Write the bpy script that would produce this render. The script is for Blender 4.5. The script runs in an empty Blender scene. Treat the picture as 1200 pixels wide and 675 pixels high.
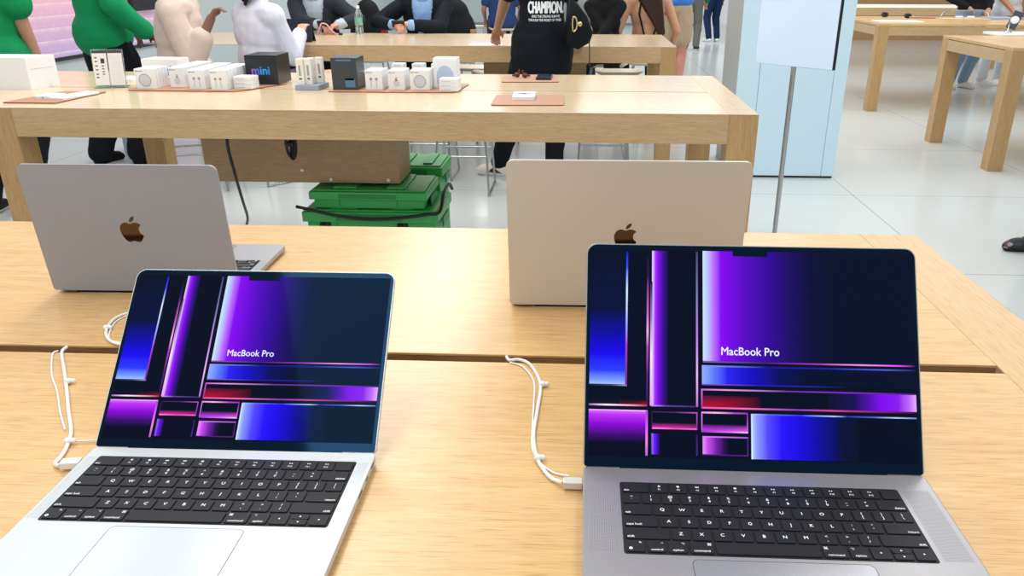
import bpy, bmesh, math, random
from math import sin, cos, pi, radians as RAD
from mathutils import Vector, Matrix, Euler, noise
from mathutils.bvhtree import BVHTree
random.seed(7)
SC = bpy.context.scene
COL = SC.collection
V = Vector

# ------------------------------------------------------------------ materials
def lin(c):
    if isinstance(c, str):
        c = tuple(int(c[i:i+2], 16)/255 for i in (0, 2, 4))
    return tuple((x/12.92 if x <= .04045 else ((x+.055)/1.055)**2.4) for x in c) + (1,)

def nodes_of(name):
    m = bpy.data.materials.new(name); m.use_nodes = True
    nt = m.node_tree
    return m, nt, nt.nodes['Principled BSDF']

def mat(name, col, rough=.5, metal=0., var=.04, scale=30., spec=.5, trans=0., emit=0., alpha=1., bump=0.):
    """plain surface with a faint procedural tone variation"""
    m, nt, b = nodes_of(name)
    c = lin(col)
    tc = nt.nodes.new('ShaderNodeTexCoord'); nz = nt.nodes.new('ShaderNodeTexNoise')
    nz.inputs['Scale'].default_value = scale; nz.inputs['Detail'].default_value = 3
    nt.links.new(tc.outputs['Object'], nz.inputs['Vector'])
    mx = nt.nodes.new('ShaderNodeMix'); mx.data_type = 'RGBA'
    mx.inputs['A'].default_value = tuple(max(0, x*(1-var)) for x in c[:3])+(1,)
    mx.inputs['B'].default_value = tuple(min(1, x*(1+var)) for x in c[:3])+(1,)
    nt.links.new(nz.outputs['Fac'], mx.inputs['Factor'])
    nt.links.new(mx.outputs['Result'], b.inputs['Base Color'])
    b.inputs['Roughness'].default_value = rough; b.inputs['Metallic'].default_value = metal
    b.inputs['Specular IOR Level'].default_value = spec
    if trans: b.inputs['Transmission Weight'].default_value = trans
    if emit:
        nt.links.new(mx.outputs['Result'], b.inputs['Emission Color']); b.inputs['Emission Strength'].default_value = emit
    if bump:
        bp = nt.nodes.new('ShaderNodeBump'); bp.inputs['Strength'].default_value = bump; bp.inputs['Distance'].default_value = .01
        nt.links.new(nz.outputs['Fac'], bp.inputs['Height']); nt.links.new(bp.outputs['Normal'], b.inputs['Normal'])
    return m

def wood(name, lo, hi, axis, rough=.32, fine=1.0, fleck=.55):
    """oak: long streaks along one axis"""
    m, nt, b = nodes_of(name)
    tc = nt.nodes.new('ShaderNodeTexCoord')
    def stretched(along, across, detail, dist=0.):
        mp = nt.nodes.new('ShaderNodeMapping')
        sc = [across]*3; sc[axis] = along
        mp.inputs['Scale'].default_value = sc
        nz = nt.nodes.new('ShaderNodeTexNoise'); nz.inputs['Scale'].default_value = 1
        nz.inputs['Detail'].default_value = detail; nz.inputs['Roughness'].default_value = .6; nz.inputs['Distortion'].default_value = dist
        nt.links.new(tc.outputs['Object'], mp.inputs['Vector']); nt.links.new(mp.outputs['Vector'], nz.inputs['Vector'])
        return nz
    a = stretched(9*fine, 130*fine, 4, .6); c = stretched(.6, 7, 2); g = stretched(22*fine, 420*fine, 2)
    def math_(op, x, y):
        n = nt.nodes.new('ShaderNodeMath'); n.operation = op
        for i, q in enumerate((x, y)):
            if isinstance(q, (int, float)): n.inputs[i].default_value = q
            else: nt.links.new(q, n.inputs[i])
        return n.outputs[0]
    s = math_('ADD', math_('MULTIPLY', a.outputs['Fac'], .55), math_('ADD', math_('MULTIPLY', c.outputs['Fac'], .25), math_('MULTIPLY', g.outputs['Fac'], .2)))
    r = nt.nodes.new('ShaderNodeValToRGB')
    r.color_ramp.elements[0].position = .36; r.color_ramp.elements[0].color = lin(lo)
    r.color_ramp.elements[1].position = .62; r.color_ramp.elements[1].color = lin(hi)
    nt.links.new(s, r.inputs['Fac'])
    h = stretched(22*fine, 780*fine, 1); k = nt.nodes.new('ShaderNodeMapRange'); k.inputs['From Min'].default_value = .30; k.inputs['From Max'].default_value = .44
    k.inputs['To Min'].default_value = fleck; k.inputs['To Max'].default_value = 0; nt.links.new(h.outputs['Fac'], k.inputs['Value'])
    dm = nt.nodes.new('ShaderNodeMix'); dm.data_type = 'RGBA'; dm.blend_type = 'MULTIPLY'; dm.inputs['B'].default_value = (.52, .40, .26, 1)
    nt.links.new(k.outputs[0], dm.inputs['Factor']); nt.links.new(r.outputs['Color'], dm.inputs['A']); nt.links.new(dm.outputs['Result'], b.inputs['Base Color'])
    b.inputs['Roughness'].default_value = rough
    bp = nt.nodes.new('ShaderNodeBump'); bp.inputs['Strength'].default_value = .08; bp.inputs['Distance'].default_value = .002
    nt.links.new(a.outputs['Fac'], bp.inputs['Height']); nt.links.new(bp.outputs['Normal'], b.inputs['Normal'])
    return m

def vcol_mat(name, emit=1.0, rough=.06, tint=(.25, .75, 1, 1), spec=.5):
    """picture on a display: colours live in the mesh's colour attribute"""
    m, nt, b = nodes_of(name)
    at = nt.nodes.new('ShaderNodeAttribute'); at.attribute_name = 'pic'
    b.inputs['Base Color'].default_value = (.004, .004, .006, 1)
    nt.links.new(at.outputs['Color'], b.inputs['Emission Color'])
    b.inputs['Emission Strength'].default_value = emit
    b.inputs['Roughness'].default_value = rough; b.inputs['Specular Tint'].default_value = tint
    b.inputs['Specular IOR Level'].default_value = spec
    return m

M = {}
M['top_x'] = wood('oak_top', 'd2a66b', 'e3bd85', 0, .26)
M['top2_x'] = wood('oak_top_sheen', 'd6bb93', 'e3ccaa', 0, .2)  # sheen of the second and third tabletops painted in as paler oak
M['top2_y'] = wood('oak_top_end_sheen', 'd2b48a', 'dec39c', 1, .24)
M['top_y'] = wood('oak_top_end', 'cda36c', 'dcb681', 1, .3)
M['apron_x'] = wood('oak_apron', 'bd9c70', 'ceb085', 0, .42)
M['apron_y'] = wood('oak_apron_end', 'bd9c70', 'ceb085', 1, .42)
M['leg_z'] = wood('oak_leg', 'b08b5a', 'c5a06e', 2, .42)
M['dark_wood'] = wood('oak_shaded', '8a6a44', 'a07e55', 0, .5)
M['panel_wood'] = wood('oak_panel', 'a58664', 'b59774', 0, .45)
M['silver'] = mat('silver_aluminium', 'cdd2d5', .38, .35, .015, 200)
M['grey_alu'] = mat('space_grey_aluminium', 'a9a7aa', .36, .55, .02, 200)
M['silver_lid'] = mat('silver_lid_aluminium', 'd4d1cc', .4, .2, .02, 8)
M['grey_lid'] = mat('space_grey_lid_aluminium', '9da3b0', .4, .2, .02, 8)
M['black_glass'] = mat('black_glass', '05080d', .06, 0, 0)
M['black_glass'].node_tree.nodes['Principled BSDF'].inputs['Specular Tint'].default_value = (.12, .42, .95, 1)
M['black_glass'].node_tree.nodes['Principled BSDF'].inputs['Specular IOR Level'].default_value = .45
M['mirror'] = mat('polished_dark_metal', '5a4c41', .06, 1., .01)
M['keycap'] = mat('black_keycap', '222328', .5, 0, .05, 60, .25)
M['keywell'] = mat('black_keyboard_well', '070709', .6)
M['legend'] = mat('white_legend', 'e6e8ea', .6, emit=.25)
M['trackpad_s'] = mat('silver_trackpad', 'c6ccd5', .25, .3, .01)
M['trackpad_g'] = mat('grey_trackpad', 'a4a5ab', .25, .45, .01)
M['gap'] = mat('dark_gap', '3a3b3d', .6)
M['rubber'] = mat('black_rubber', '121212', .7)
M['white_plastic'] = mat('white_plastic', 'f0f0ee', .4, 0, .01)
M['white_card'] = mat('white_carton', 'eef1f3', .5, 0, .015)
M['warm_card'] = mat('warm_white_carton', 'ece9e2', .5, 0, .015)
M['pale_blue_card'] = mat('pale_blue_carton', 'dbe6f0', .4)
M['line_grey'] = mat('grey_print', '9aa3ad', .6)
M['pale_grey'] = mat('pale_grey_print', 'cfd6dd', .6)
M['pale_blue'] = mat('pale_blue_print', 'b9cbe0', .5)
M['dark_print'] = mat('dark_print', '3c3f44', .6)
M['white_print'] = mat('white_print', 'e9ecee', .6, emit=.1)
M['black_card'] = mat('black_carton', '1d2328', .28)
M['black_card2'] = mat('charcoal_carton', '39424b', .25)
M['steel_blue'] = mat('steel_blue_print', '4f7f9f', .3)  # steel blue patches on the front of the black carton
M['leather'] = mat('tan_leather', 'b5886c', .55, 0, .08, 90, bump=.1)
M['leather_edge'] = mat('tan_leather_edge', '8a4f30', .6)
M['tray_grey'] = mat('grey_tray', '98a6b8', .45)
M['steel'] = mat('brushed_steel', 'b9bcbe', .25, 1., .03)
M['chrome'] = mat('chrome_leg', 'a9b0b4', .18, .9, .02)
M['black_plastic'] = mat('black_plastic', '14161a', .35)
M['black_cable'] = mat('black_cable', '17181a', .5)
M['crate_green'] = mat('green_plastic', '3aad58', .42, 0, .1, 9)
M['crate_dark'] = mat('dark_green_plastic', '258a46', .45, 0, .1, 9)
M['stool_seat'] = wood('pale_stool_wood', 'd3c4b0', 'e4d8c8', 0, .45)
M['acrylic'] = mat('clear_acrylic', 'e8f0f2', .05, 0, 0, trans=.9)
M['bottle_plastic'] = mat('clear_bottle_plastic', 'e4eef2', .08, 0, 0, trans=.85)
M['pink'] = mat('pink_strap', 'e0a5a8', .6)
M['gold'] = mat('gold_metal', 'd8c493', .25, .8)
M['shade_white'] = mat('white_cabinet', 'dfe6e6', .4, 0, .01)
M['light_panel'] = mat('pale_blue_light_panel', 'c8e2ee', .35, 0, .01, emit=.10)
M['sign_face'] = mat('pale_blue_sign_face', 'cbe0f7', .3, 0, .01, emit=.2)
M['stone_side'] = mat('grey_stone', 'b4b9bb', .4, 0, .04, 4)

M['glare_top'] = mat('oak_top_glare', 'fbf6ea', .3, 0, .01, emit=.25)  # glare on the far oak tabletop, painted as a glowing white
# ------------------------------------------------------------------ mesh builders
class MB:
    def __init__(s): s.v = []; s.f = []; s.m = []; s.sm = []
    def add(s, vs, fs, mi=0, smooth=False):
        b = len(s.v); s.v += [tuple(v) for v in vs]
        for f in fs: s.f.append([i+b for i in f]); s.m.append(mi); s.sm.append(smooth)
        return s
    def box(s, lo, hi, mi=0, bev=0., rot=None, org=None):
        bm = bmesh.new(); bmesh.ops.create_cube(bm, size=1)
        sz = [hi[i]-lo[i] for i in range(3)]; ce = [(hi[i]+lo[i])/2 for i in range(3)]
        for v in bm.verts: v.co = V((v.co[0]*sz[0], v.co[1]*sz[1], v.co[2]*sz[2]))
        if bev: bmesh.ops.bevel(bm, geom=bm.edges[:], offset=min(bev, min(sz)*.45), segments=2, affect='EDGES', profile=.6)
        mt = Matrix.Translation(ce)
        if rot is not None: mt = Matrix.Translation(org or V((0, 0, 0))) @ rot.to_4x4() @ Matrix.Translation(V(ce)-V(org or (0, 0, 0)))
        bm.verts.index_update()
        s.add([mt @ v.co for v in bm.verts], [[v.index for v in f.verts] for f in bm.faces], mi); bm.free()
        return s
    def prism(s, pts, z0, z1, mi=0, top=None, cham=0.):
        n = len(pts)
        if cham:
            c = V((sum(p[0] for p in pts)/n, sum(p[1] for p in pts)/n))
            def inset(d):
                out = []
                for i in range(n):
                    a, b, e = V(pts[i-1]), V(pts[i]), V(pts[(i+1) % n])
                    d1 = (b-a).normalized() if (b-a).length > 1e-9 else V((0, 0)); d2 = (e-b).normalized() if (e-b).length > 1e-9 else V((0, 0))
                    t = (d1+d2); t = t.normalized() if t.length > 1e-9 else d1
                    out.append(b+V((-t[1], t[0]))*d)
                return out
            ring = [(p, z0) for p in [pts]]; P2 = inset(cham)
            vs = [(p[0], p[1], z0) for p in pts]+[(p[0], p[1], z1-cham) for p in pts]+[(p[0], p[1], z1) for p in P2]
            fs = []
            for i in range(n):
                j = (i+1) % n
                fs += [[i, j, n+j, n+i], [n+i, n+j, 2*n+j, 2*n+i]]
            s.add(vs, fs, mi); s.add(vs, [list(range(n))[::-1]], mi); s.add(vs, [list(range(2*n, 3*n))], mi if top is None else top)
            return s
        vs = [(p[0], p[1], z0) for p in pts]+[(p[0], p[1], z1) for p in pts]
        s.add(vs, [[i, (i+1) % n, n+(i+1) % n, n+i] for i in range(n)]+[list(range(n))[::-1]], mi)
        s.add(vs, [list(range(n, 2*n))], mi if top is None else top)
        return s
    def tube(s, pts, r, mi=0, n=8, closed=False):
        pts = [V(p) for p in pts]; N = len(pts); rs = r if isinstance(r, (list, tuple)) else [r]*N
        up = V((0, 0, 1)); vs = []; prev = None
        for i, p in enumerate(pts):
            t = (pts[min(i+1, N-1)]-pts[max(i-1, 0)]) if not closed else pts[(i+1) % N]-pts[i-1]
            t = t.normalized() if t.length > 1e-9 else V((0, 0, 1))
            a = prev-t*prev.dot(t) if prev is not None else t.cross(up)
            if a.length < 1e-4: a = t.cross(V((1, 0, 0)))
            a.normalize(); b = t.cross(a); prev = a
            for k in range(n):
                th = 2*pi*k/n; vs.append(p+(a*cos(th)+b*sin(th))*rs[i])
        fs = []
        for i in range(N if closed else N-1):
            for k in range(n):
                j = (i+1) % N; fs.append([i*n+k, i*n+(k+1) % n, j*n+(k+1) % n, j*n+k])
        s.add(vs, fs, mi, True)
        if not closed: s.add(vs, [list(range(n))[::-1], list(range((N-1)*n, N*n))], mi)
        return s
    def lathe(s, prof, mi=0, n=24, at=(0, 0, 0)):
        vs = []; k = len(prof)
        for i in range(n):
            a = 2*pi*i/n
            vs += [(at[0]+r*cos(a), at[1]+r*sin(a), at[2]+z) for r, z in prof]
        s.add(vs, [[i*k+j, ((i+1) % n)*k+j, ((i+1) % n)*k+j+1, i*k+j+1] for i in range(n) for j in range(k-1)], mi, True)
        return s
    def ell(s, c, ax, mi=0, nu=16, nv=10):
        c = V(c); ax = [V(a) for a in ax]; vs = []
        for j in range(nv+1):
            ph = pi*j/nv
            for i in range(nu):
                th = 2*pi*i/nu
                vs.append(c+ax[0]*(sin(ph)*cos(th))+ax[1]*(sin(ph)*sin(th))+ax[2]*cos(ph))
        s.add(vs, [[j*nu+i, (j+1)*nu+i, (j+1)*nu+(i+1) % nu, j*nu+(i+1) % nu] for j in range(nv) for i in range(nu)], mi, True)
        return s
    def caps(s, p, q, r0, r1, mi=0, n=12, m=4):
        p, q = V(p), V(q); d = (q-p); L = d.length; d = d.normalized() if L > 1e-6 else V((0, 0, 1))
        a = d.cross(V((0, 0, 1)));
        if a.length < .05: a = d.cross(V((1, 0, 0)))
        a.normalize(); b = d.cross(a); vs = []
        rings = [(-cos(pi/2*k/m)*r0, sin(pi/2*k/m)*r0) for k in range(m+1)]+[(L+sin(pi/2*k/m)*r1, cos(pi/2*k/m)*r1) for k in range(m+1)]
        for t, r in rings:
            r = max(r, 1e-4)
            vs += [p+d*t+(a*cos(2*pi*k/n)+b*sin(2*pi*k/n))*r for k in range(n)]
        R = len(rings)
        s.add(vs, [[i*n+k, i*n+(k+1) % n, (i+1)*n+(k+1) % n, (i+1)*n+k] for i in range(R-1) for k in range(n)]+[list(range(n))[::-1], list(range((R-1)*n, R*n))], mi, True)
        return s
    def ring(s, c, r0, r1, ex, ey, mi=0, n=32):
        c, ex, ey = V(c), V(ex), V(ey); vs = []
        for k in range(n):
            t = 2*pi*k/n; e = ex*cos(t)+ey*sin(t); vs += [c+e*r0, c+e*r1]
        s.add(vs, [[2*k, 2*k+1, 2*((k+1) % n)+1, 2*((k+1) % n)] for k in range(n)], mi); return s
    def mesh(s, name):
        me = bpy.data.meshes.new(name); me.from_pydata(s.v, [], s.f); me.update()
        me.polygons.foreach_set('material_index', s.m); me.polygons.foreach_set('use_smooth', s.sm)
        return me

def obj(name, mb, mats, parent=None, loc=None, rot=None):
    me = mb.mesh(name) if isinstance(mb, MB) else mb
    for q in (mats if isinstance(mats, (list, tuple)) else [mats]):
        me.materials.append(M[q] if isinstance(q, str) else q)
    o = bpy.data.objects.new(name, me); COL.objects.link(o)
    if parent is not None: o.parent = parent
    if loc is not None: o.location = loc
    if rot is not None: o.rotation_euler = rot
    return o
def tag(o, label=None, cat=None, group=None, kind=None):
    for k, v in (('label', label), ('category', cat), ('group', group), ('kind', kind)):
        if v: o[k] = v
    return o
def thing(name, label, cat, loc=(0, 0, 0), rotz=0., group=None):
    o = bpy.data.objects.new(name, None); COL.objects.link(o); o.empty_display_size = .1
    o.location = loc; o.rotation_euler = (0, 0, rotz)
    return tag(o, label, cat, group)
def struct(name, mb, m): return tag(obj(name, mb, m), kind='structure')
def kids(o): return [c for c in bpy.data.objects if c.parent == o]
def dup(root, loc, rotz=None, label=None, group=None):
    def rec(o, par):
        c = o.copy(); COL.objects.link(c)
        if par is not None: c.parent = par
        for ch in kids(o): rec(ch, c)
        return c
    r = rec(root, None); r.location = loc
    if rotz is not None: r.rotation_euler = (0, 0, rotz)
    if label: r['label'] = label
    if group: r['group'] = group
    return r
def rrect(x0, y0, x1, y1, r, n=6):
    out = []
    for cx, cy, a in ((x1-r, y0+r, -90), (x1-r, y1-r, 0), (x0+r, y1-r, 90), (x0+r, y0+r, 180)):
        for k in range(n+1):
            t = RAD(a+90*k/n); out.append((cx+r*cos(t), cy+r*sin(t)))
    return out
def rrect2(x0, y0, x1, y1, r, rb, n=6):
    a = rrect(x0, y0, x1, y1, r, n); b = rrect(x0, y0, x1, y1, rb, n); k = n+1
    return b[:k]+a[k:3*k]+b[3*k:]
def spline(pts, k=8):
    P = [V(p) for p in pts]; out = []
    for i in range(len(P)-1):
        a, b, c, d = P[max(i-1, 0)], P[i], P[i+1], P[min(i+2, len(P)-1)]
        for j in range(k):
            t = j/k
            out.append(.5*((2*b)+(c-a)*t+(2*a-5*b+4*c-d)*t*t+(3*b-a-3*c+d)*t*t*t))
    out.append(P[-1]); return out
_txt = {}
def text_geo(body, size, sx=1., bold=0., align='CENTER'):
    """(verts, faces) of flat lettering in the XY plane"""
    key = (body, size, sx, bold, align)
    if key not in _txt:
        c = bpy.data.curves.new('lettering', 'FONT'); c.body = body; c.size = 1; c.align_x = align; c.align_y = 'CENTER'
        c.resolution_u = 3
        o = bpy.data.objects.new('lettering', c); COL.objects.link(o)
        dg = bpy.context.evaluated_depsgraph_get(); dg.update()
        me = bpy.data.meshes.new_from_object(o.evaluated_get(dg))
        tv, tf = [], []
        for dx, dy in (((-bold, 0), (bold, 0), (0, bold), (0, -bold)) if bold else ((0, 0),)):     # bold: the same letters, shifted by a hair
            b0 = len(tv); tv += [(v.co.x*sx*size+dx, v.co.y*size+dy, 0) for v in me.vertices]; tf += [[i+b0 for i in p.vertices] for p in me.polygons]
        _txt[key] = (tv, tf)
        bpy.data.objects.remove(o); bpy.data.curves.remove(c); bpy.data.meshes.remove(me)
    return _txt[key]
def put_text(mb, body, size, org, ex, ey, mi=0, sx=1., bold=0., align='CENTER'):
    vs, fs = text_geo(body, size, sx, bold, align); o, ex, ey = V(org), V(ex), V(ey)
    mb.add([o+ex*v[0]+ey*v[1] for v in vs], fs, mi)

# ------------------------------------------------------------------ setting
def floor_mat():
    m, nt, b = nodes_of('pale_terrazzo_tiles'); N = nt.nodes.new; L = nt.links.new
    tc = N('ShaderNodeTexCoord'); sx = N('ShaderNodeSeparateXYZ'); L(tc.outputs['Object'], sx.inputs[0])
    def math_(op, a, c=0.):
        n = N('ShaderNodeMath'); n.operation = op
        for i, q in enumerate((a, c)):
            if isinstance(q, (int, float)): n.inputs[i].default_value = q
            else: L(q, n.inputs[i])
        return n.outputs[0]
    def groove(out, off, size):
        f = math_('FRACT', math_('DIVIDE', math_('SUBTRACT', out, off), size))
        return math_('LESS_THAN', math_('ABSOLUTE', math_('SUBTRACT', f, .5)), .5)
    def line(out, off, size):
        f = math_('FRACT', math_('ADD', math_('DIVIDE', math_('SUBTRACT', out, off), size), .5))
        return math_('LESS_THAN', math_('ABSOLUTE', math_('SUBTRACT', f, .5)), .004/size)
    g = math_('MAXIMUM', line(sx.outputs['X'], 1.838, 1.5), line(sx.outputs['Y'], 3.755, 1.5))
    n1 = N('ShaderNodeTexNoise'); n1.inputs['Scale'].default_value = 1.1; n1.inputs['Detail'].default_value = 4
    n2 = N('ShaderNodeTexVoronoi'); n2.inputs['Scale'].default_value = 160
    L(tc.outputs['Object'], n1.inputs['Vector']); L(tc.outputs['Object'], n2.inputs['Vector'])
    mx = N('ShaderNodeMix'); mx.data_type = 'RGBA'; mx.inputs['A'].default_value = lin('c6ccca'); mx.inputs['B'].default_value = lin('d6dbd9')
    L(math_('ADD', math_('MULTIPLY', n1.outputs['Fac'], .8), math_('MULTIPLY', n2.outputs['Distance'], .4)), mx.inputs['Factor'])
    m2 = N('ShaderNodeMix'); m2.data_type = 'RGBA'; m2.inputs['B'].default_value = lin('a3a9a8')
    L(g, m2.inputs['Factor']); L(mx.outputs['Result'], m2.inputs['A']); L(m2.outputs['Result'], b.inputs['Base Color'])
    b.inputs['Roughness'].default_value = .16; b.inputs['Specular IOR Level'].default_value = .45
    return m
struct('floor', MB().box((-6, -3, -.1), (12, 24.2, 0)), floor_mat())
struct('wall_back', MB().box((-6, 23.4, 0), (3.2, 23.6, 2.6)), mat('white_wall_panel', 'd3dbda', .5, 0, .01))
struct('wall_right', MB().box((3.2, 18.6, 0), (12, 18.8, 2.6)), wood('oak_wall', 'b08455', 'c49a69', 0, .5))
struct('wall_left', MB().box((-5.3, 3.2, 0), (-5.1, 23.4, 2.6)), mat('pale_grey_wall', 'ccd3d4', .5, 0, .01))
struct('baseboard_back', MB().box((-6, 23.37, 0), (3.2, 23.4, .06)), mat('grey_skirting', '8f9698', .5))

# grey stone pillar clad with a pale blue panel
pil = struct('pillar', MB().box((1.10, 5.74, 0), (1.82, 6.46, 2.6), bev=.004), 'stone_side')
pb = MB()
for x0, x1 in ((1.082, 1.2295), (1.2335, 1.745), (1.749, 1.836)): pb.box((x0, 5.72, .016), (x1, 5.745, 2.6), bev=.002)
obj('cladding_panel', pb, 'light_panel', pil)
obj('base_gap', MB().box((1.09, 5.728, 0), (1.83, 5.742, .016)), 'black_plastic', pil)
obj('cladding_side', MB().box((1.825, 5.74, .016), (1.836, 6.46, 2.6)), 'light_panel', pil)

# ------------------------------------------------------------------ tables
def table(label, xl, xr, yn, yf, slot=None, groove=False, leg_in=0., tops=('top_x', 'top_y')):
    """long oak display table standing on the floor; world coordinates inside its own Empty at its base"""
    cx, cy = (xl+xr)/2, (yn+yf)/2
    t = thing('display_table', label, 'table', (cx, cy, 0), 0)
    X0, X1, Y0, Y1 = xl-cx, xr-cx, yn-cy, yf-cy
    H, w = .9, .112; th = .022 if groove else .004
    tp = MB()
    ex0, ex1 = X0+w, X1-w
    for a, b_ in ((X0, ex0), (ex1, X1)): tp.box((a, Y0, H-th), (b_-.0004 if a == X0 else b_, Y1, H), 1, .0012)
    if slot:
        s0, s1 = slot[0]-cy, slot[1]-cy
        tp.box((ex0, Y0, H-th), (ex1-.0004, s0, H), 0, .0012); tp.box((ex0, s1, H-th), (ex1-.0004, Y1, H), 0, .0012)
    else:
        tp.box((ex0, Y0, H-th), (ex1-.0004, Y1, H), 0, .0012)
    obj('tabletop', tp, list(tops), t)
    if slot:
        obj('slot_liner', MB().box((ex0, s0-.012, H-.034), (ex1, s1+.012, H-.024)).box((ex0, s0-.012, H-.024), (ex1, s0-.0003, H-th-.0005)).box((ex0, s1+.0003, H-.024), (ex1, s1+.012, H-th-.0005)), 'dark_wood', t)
    g = .006 if groove else .0006
    z0, z1 = H-.1145, H-th-g
    for a, b_ in ((Y0, Y0+.022), (Y1-.022, Y1)): obj('apron', MB().box((X0+w+leg_in, a, z0), (X1-w, b_, z1), 0, .001), 'apron_x', t)
    for a, b_ in ((X0+leg_in, X0+leg_in+.022), (X1-.022, X1)): obj('side_apron', MB().box((a, Y0+w, z0), (b_, Y1-w, z1), 0, .001), 'apron_y', t)
    for x in (X0+leg_in, X1-w):
        for y in (Y0, Y1-w):
            obj('leg', MB().box((x, y, 0), (x+w, y+w, H-th-.0006), 0, .0015), 'leg_z', t)
    return t
T1 = table('large pale oak display table carrying the four open laptops', -2.98, .686, .375, 1.565, slot=(.9603, .9832))
T2 = table('oak display table behind the laptops, covered with white product boxes', -3.15, .666, 3.03, 4.219, slot=(3.606, 3.620), leg_in=.79, tops=('top2_x', 'top2_y'))
T3 = table('oak table where the shoppers in shirts and suits sit', -3.24, .661, 5.90, 7.086, slot=(6.485, 6.491), leg_in=.85, tops=('top2_x', 'top2_y'))
T4 = table('distant oak table seen beyond the navy suit and black tee', -1.62, .66, 14.75, 15.9)
R1 = table('right-hand oak table nearest the camera, holding a white tray and phone stand', 3.0725, 6.12, 5.997, 7.19, groove=True)
R2 = table('oak table with small gadgets and a blue-grey tablet, behind the white tray table', 3.0715, 6.12, 8.77, 10.35, groove=True)
R3 = table('far oak table with white glare painted on its top in front of the wooden wall', 3.4, 6.5, 13.0, 14.3, tops=('glare_top', 'glare_top'))
fl = MB()
for x in (-.455, -.05): fl.box((x-.0015+1.242, -.05, .9001), (x+.0015+1.242, .02, .9004))
obj('flap_seam', fl, 'dark_wood', T2)
for t_, x0, x1, y in ((T2, -1.79, -.86, 3.6), (T3, -.80, .02, 6.45)):
    c = t_.location
    cb = obj('cable_box', MB().box((x0-c.x, y-c.y, .466), (x1-c.x, y+.25-c.y, .80), 0, .003), 'panel_wood', t_)
    kn = MB()
    for kx, kz in ((-1.32, .528), (-1.187, .484), (-.913, .484)):
        kx += x0+1.79
        kn.ell((kx-c.x, y-.006-c.y, kz), ((.009, 0, 0), (0, .008, 0), (0, 0, .009)), 0, 12, 8)
    obj('screw_cap', kn, 'white_plastic', cb)

# ------------------------------------------------------------------ laptops
APPLE = ("M12.152 6.896c-.948 0-2.415-1.078-3.96-1.04-2.04.027-3.91 1.183-4.961 3.014-2.117 3.675-.546 9.103 1.519 12.09 1.013 1.454 2.208 3.09 3.792 3.039 1.52-.065 2.09-.987 3.935-.987 1.831 0 2.35.987 3.96.948 1.637-.026 2.676-1.48 3.676-2.948 1.156-1.688 1.636-3.325 1.662-3.415-.039-.013-3.182-1.221-3.22-4.857-.026-3.04 2.48-4.494 2.597-4.559-1.429-2.09-3.623-2.324-4.39-2.376-2-.156-3.675 1.09-4.61 1.09z",
         "M15.53 3.83c.843-1.012 1.4-2.427 1.245-3.83-1.207.052-2.662.805-3.532 1.818-.78.896-1.454 2.338-1.273 3.714 1.338.104 2.715-.688 3.559-1.701z")
def bez_path(d, k=8):
    import re
    tk = re.findall(r'[MmcCzZ]|-?(?:\d*\.\d+|\d+)', d); i = 0; cur = V((0, 0)); out = []; cmd = None
    while i < len(tk):
        if tk[i].isalpha(): cmd = tk[i]; i += 1
        if cmd in 'zZ': continue
        if cmd == 'M': cur = V((float(tk[i]), float(tk[i+1]))); i += 2; out.append(cur)
        else:
            p = [cur+V((float(tk[i+2*q]), float(tk[i+2*q+1]))) for q in range(3)]; i += 6
            for j in range(1, k+1):
                t = j/k; out.append(cur*(1-t)**3+p[0]*3*t*(1-t)**2+p[1]*3*t*t*(1-t)+p[2]*t**3)
            cur = p[2]
    return out
def poly_fill(pts):
    """triangulate a closed 2-D outline"""
    bm = bmesh.new(); vs = [bm.verts.new((p[0], p[1], 0)) for p in pts]
    es = [bm.edges.new((vs[i], vs[(i+1) % len(vs)])) for i in range(len(vs))]
    bmesh.ops.triangle_fill(bm, edges=es, use_beauty=True); bm.verts.index_update()
    r = ([tuple(v.co) for v in bm.verts], [[v.index for v in f.verts] for f in bm.faces]); bm.free(); return r
def logo_geo():
    out = []
    for d in APPLE:
        pts = bez_path(d); q = [pts[0]]
        for p in pts[1:]:
            if (p-q[-1]).length > 1e-3: q.append(p)
        if (q[0]-q[-1]).length < 1e-2: q.pop()
        out.append(poly_fill([((p[0]-12)/24, -(p[1]-12)/24) for p in q]))
    return out
LOGO = logo_geo()

K_ROWS = [
 [('esc', 1.5)]+[('F%d' % i, 1) for i in range(1, 13)]+[('', 1)],
 [('~|`', 1), ('!|1', 1), ('@|2', 1), ('#|3', 1), ('$|4', 1), ('%|5', 1), ('^|6', 1), ('&|7', 1), ('*|8', 1), ('(|9', 1), (')|0', 1), ('_|-', 1), ('+|=', 1), ('delete', 1.5)],
 [('tab', 1.5)]+[(c, 1) for c in 'QWERTYUIOP']+[('{|[', 1), ('}|]', 1), ('||\\', 1)],
 [('caps lock', 1.75)]+[(c, 1) for c in 'ASDFGHJKL']+[(':|;', 1), ('"|\'', 1), ('return', 1.75)],
 [('shift', 2.25)]+[(c, 1) for c in 'ZXCVBNM']+[('<|,', 1), ('>|.', 1), ('?|/', 1), ('shift ', 2.25)],
 [('fn', 1), ('control', 1), ('option', 1), ('command', 1.25), (' ', 5), ('command ', 1.25), ('option ', 1), ('<-', 1), ('updown', 1), ('->', 1)]]
KW, KH = .2808, .1078
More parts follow.
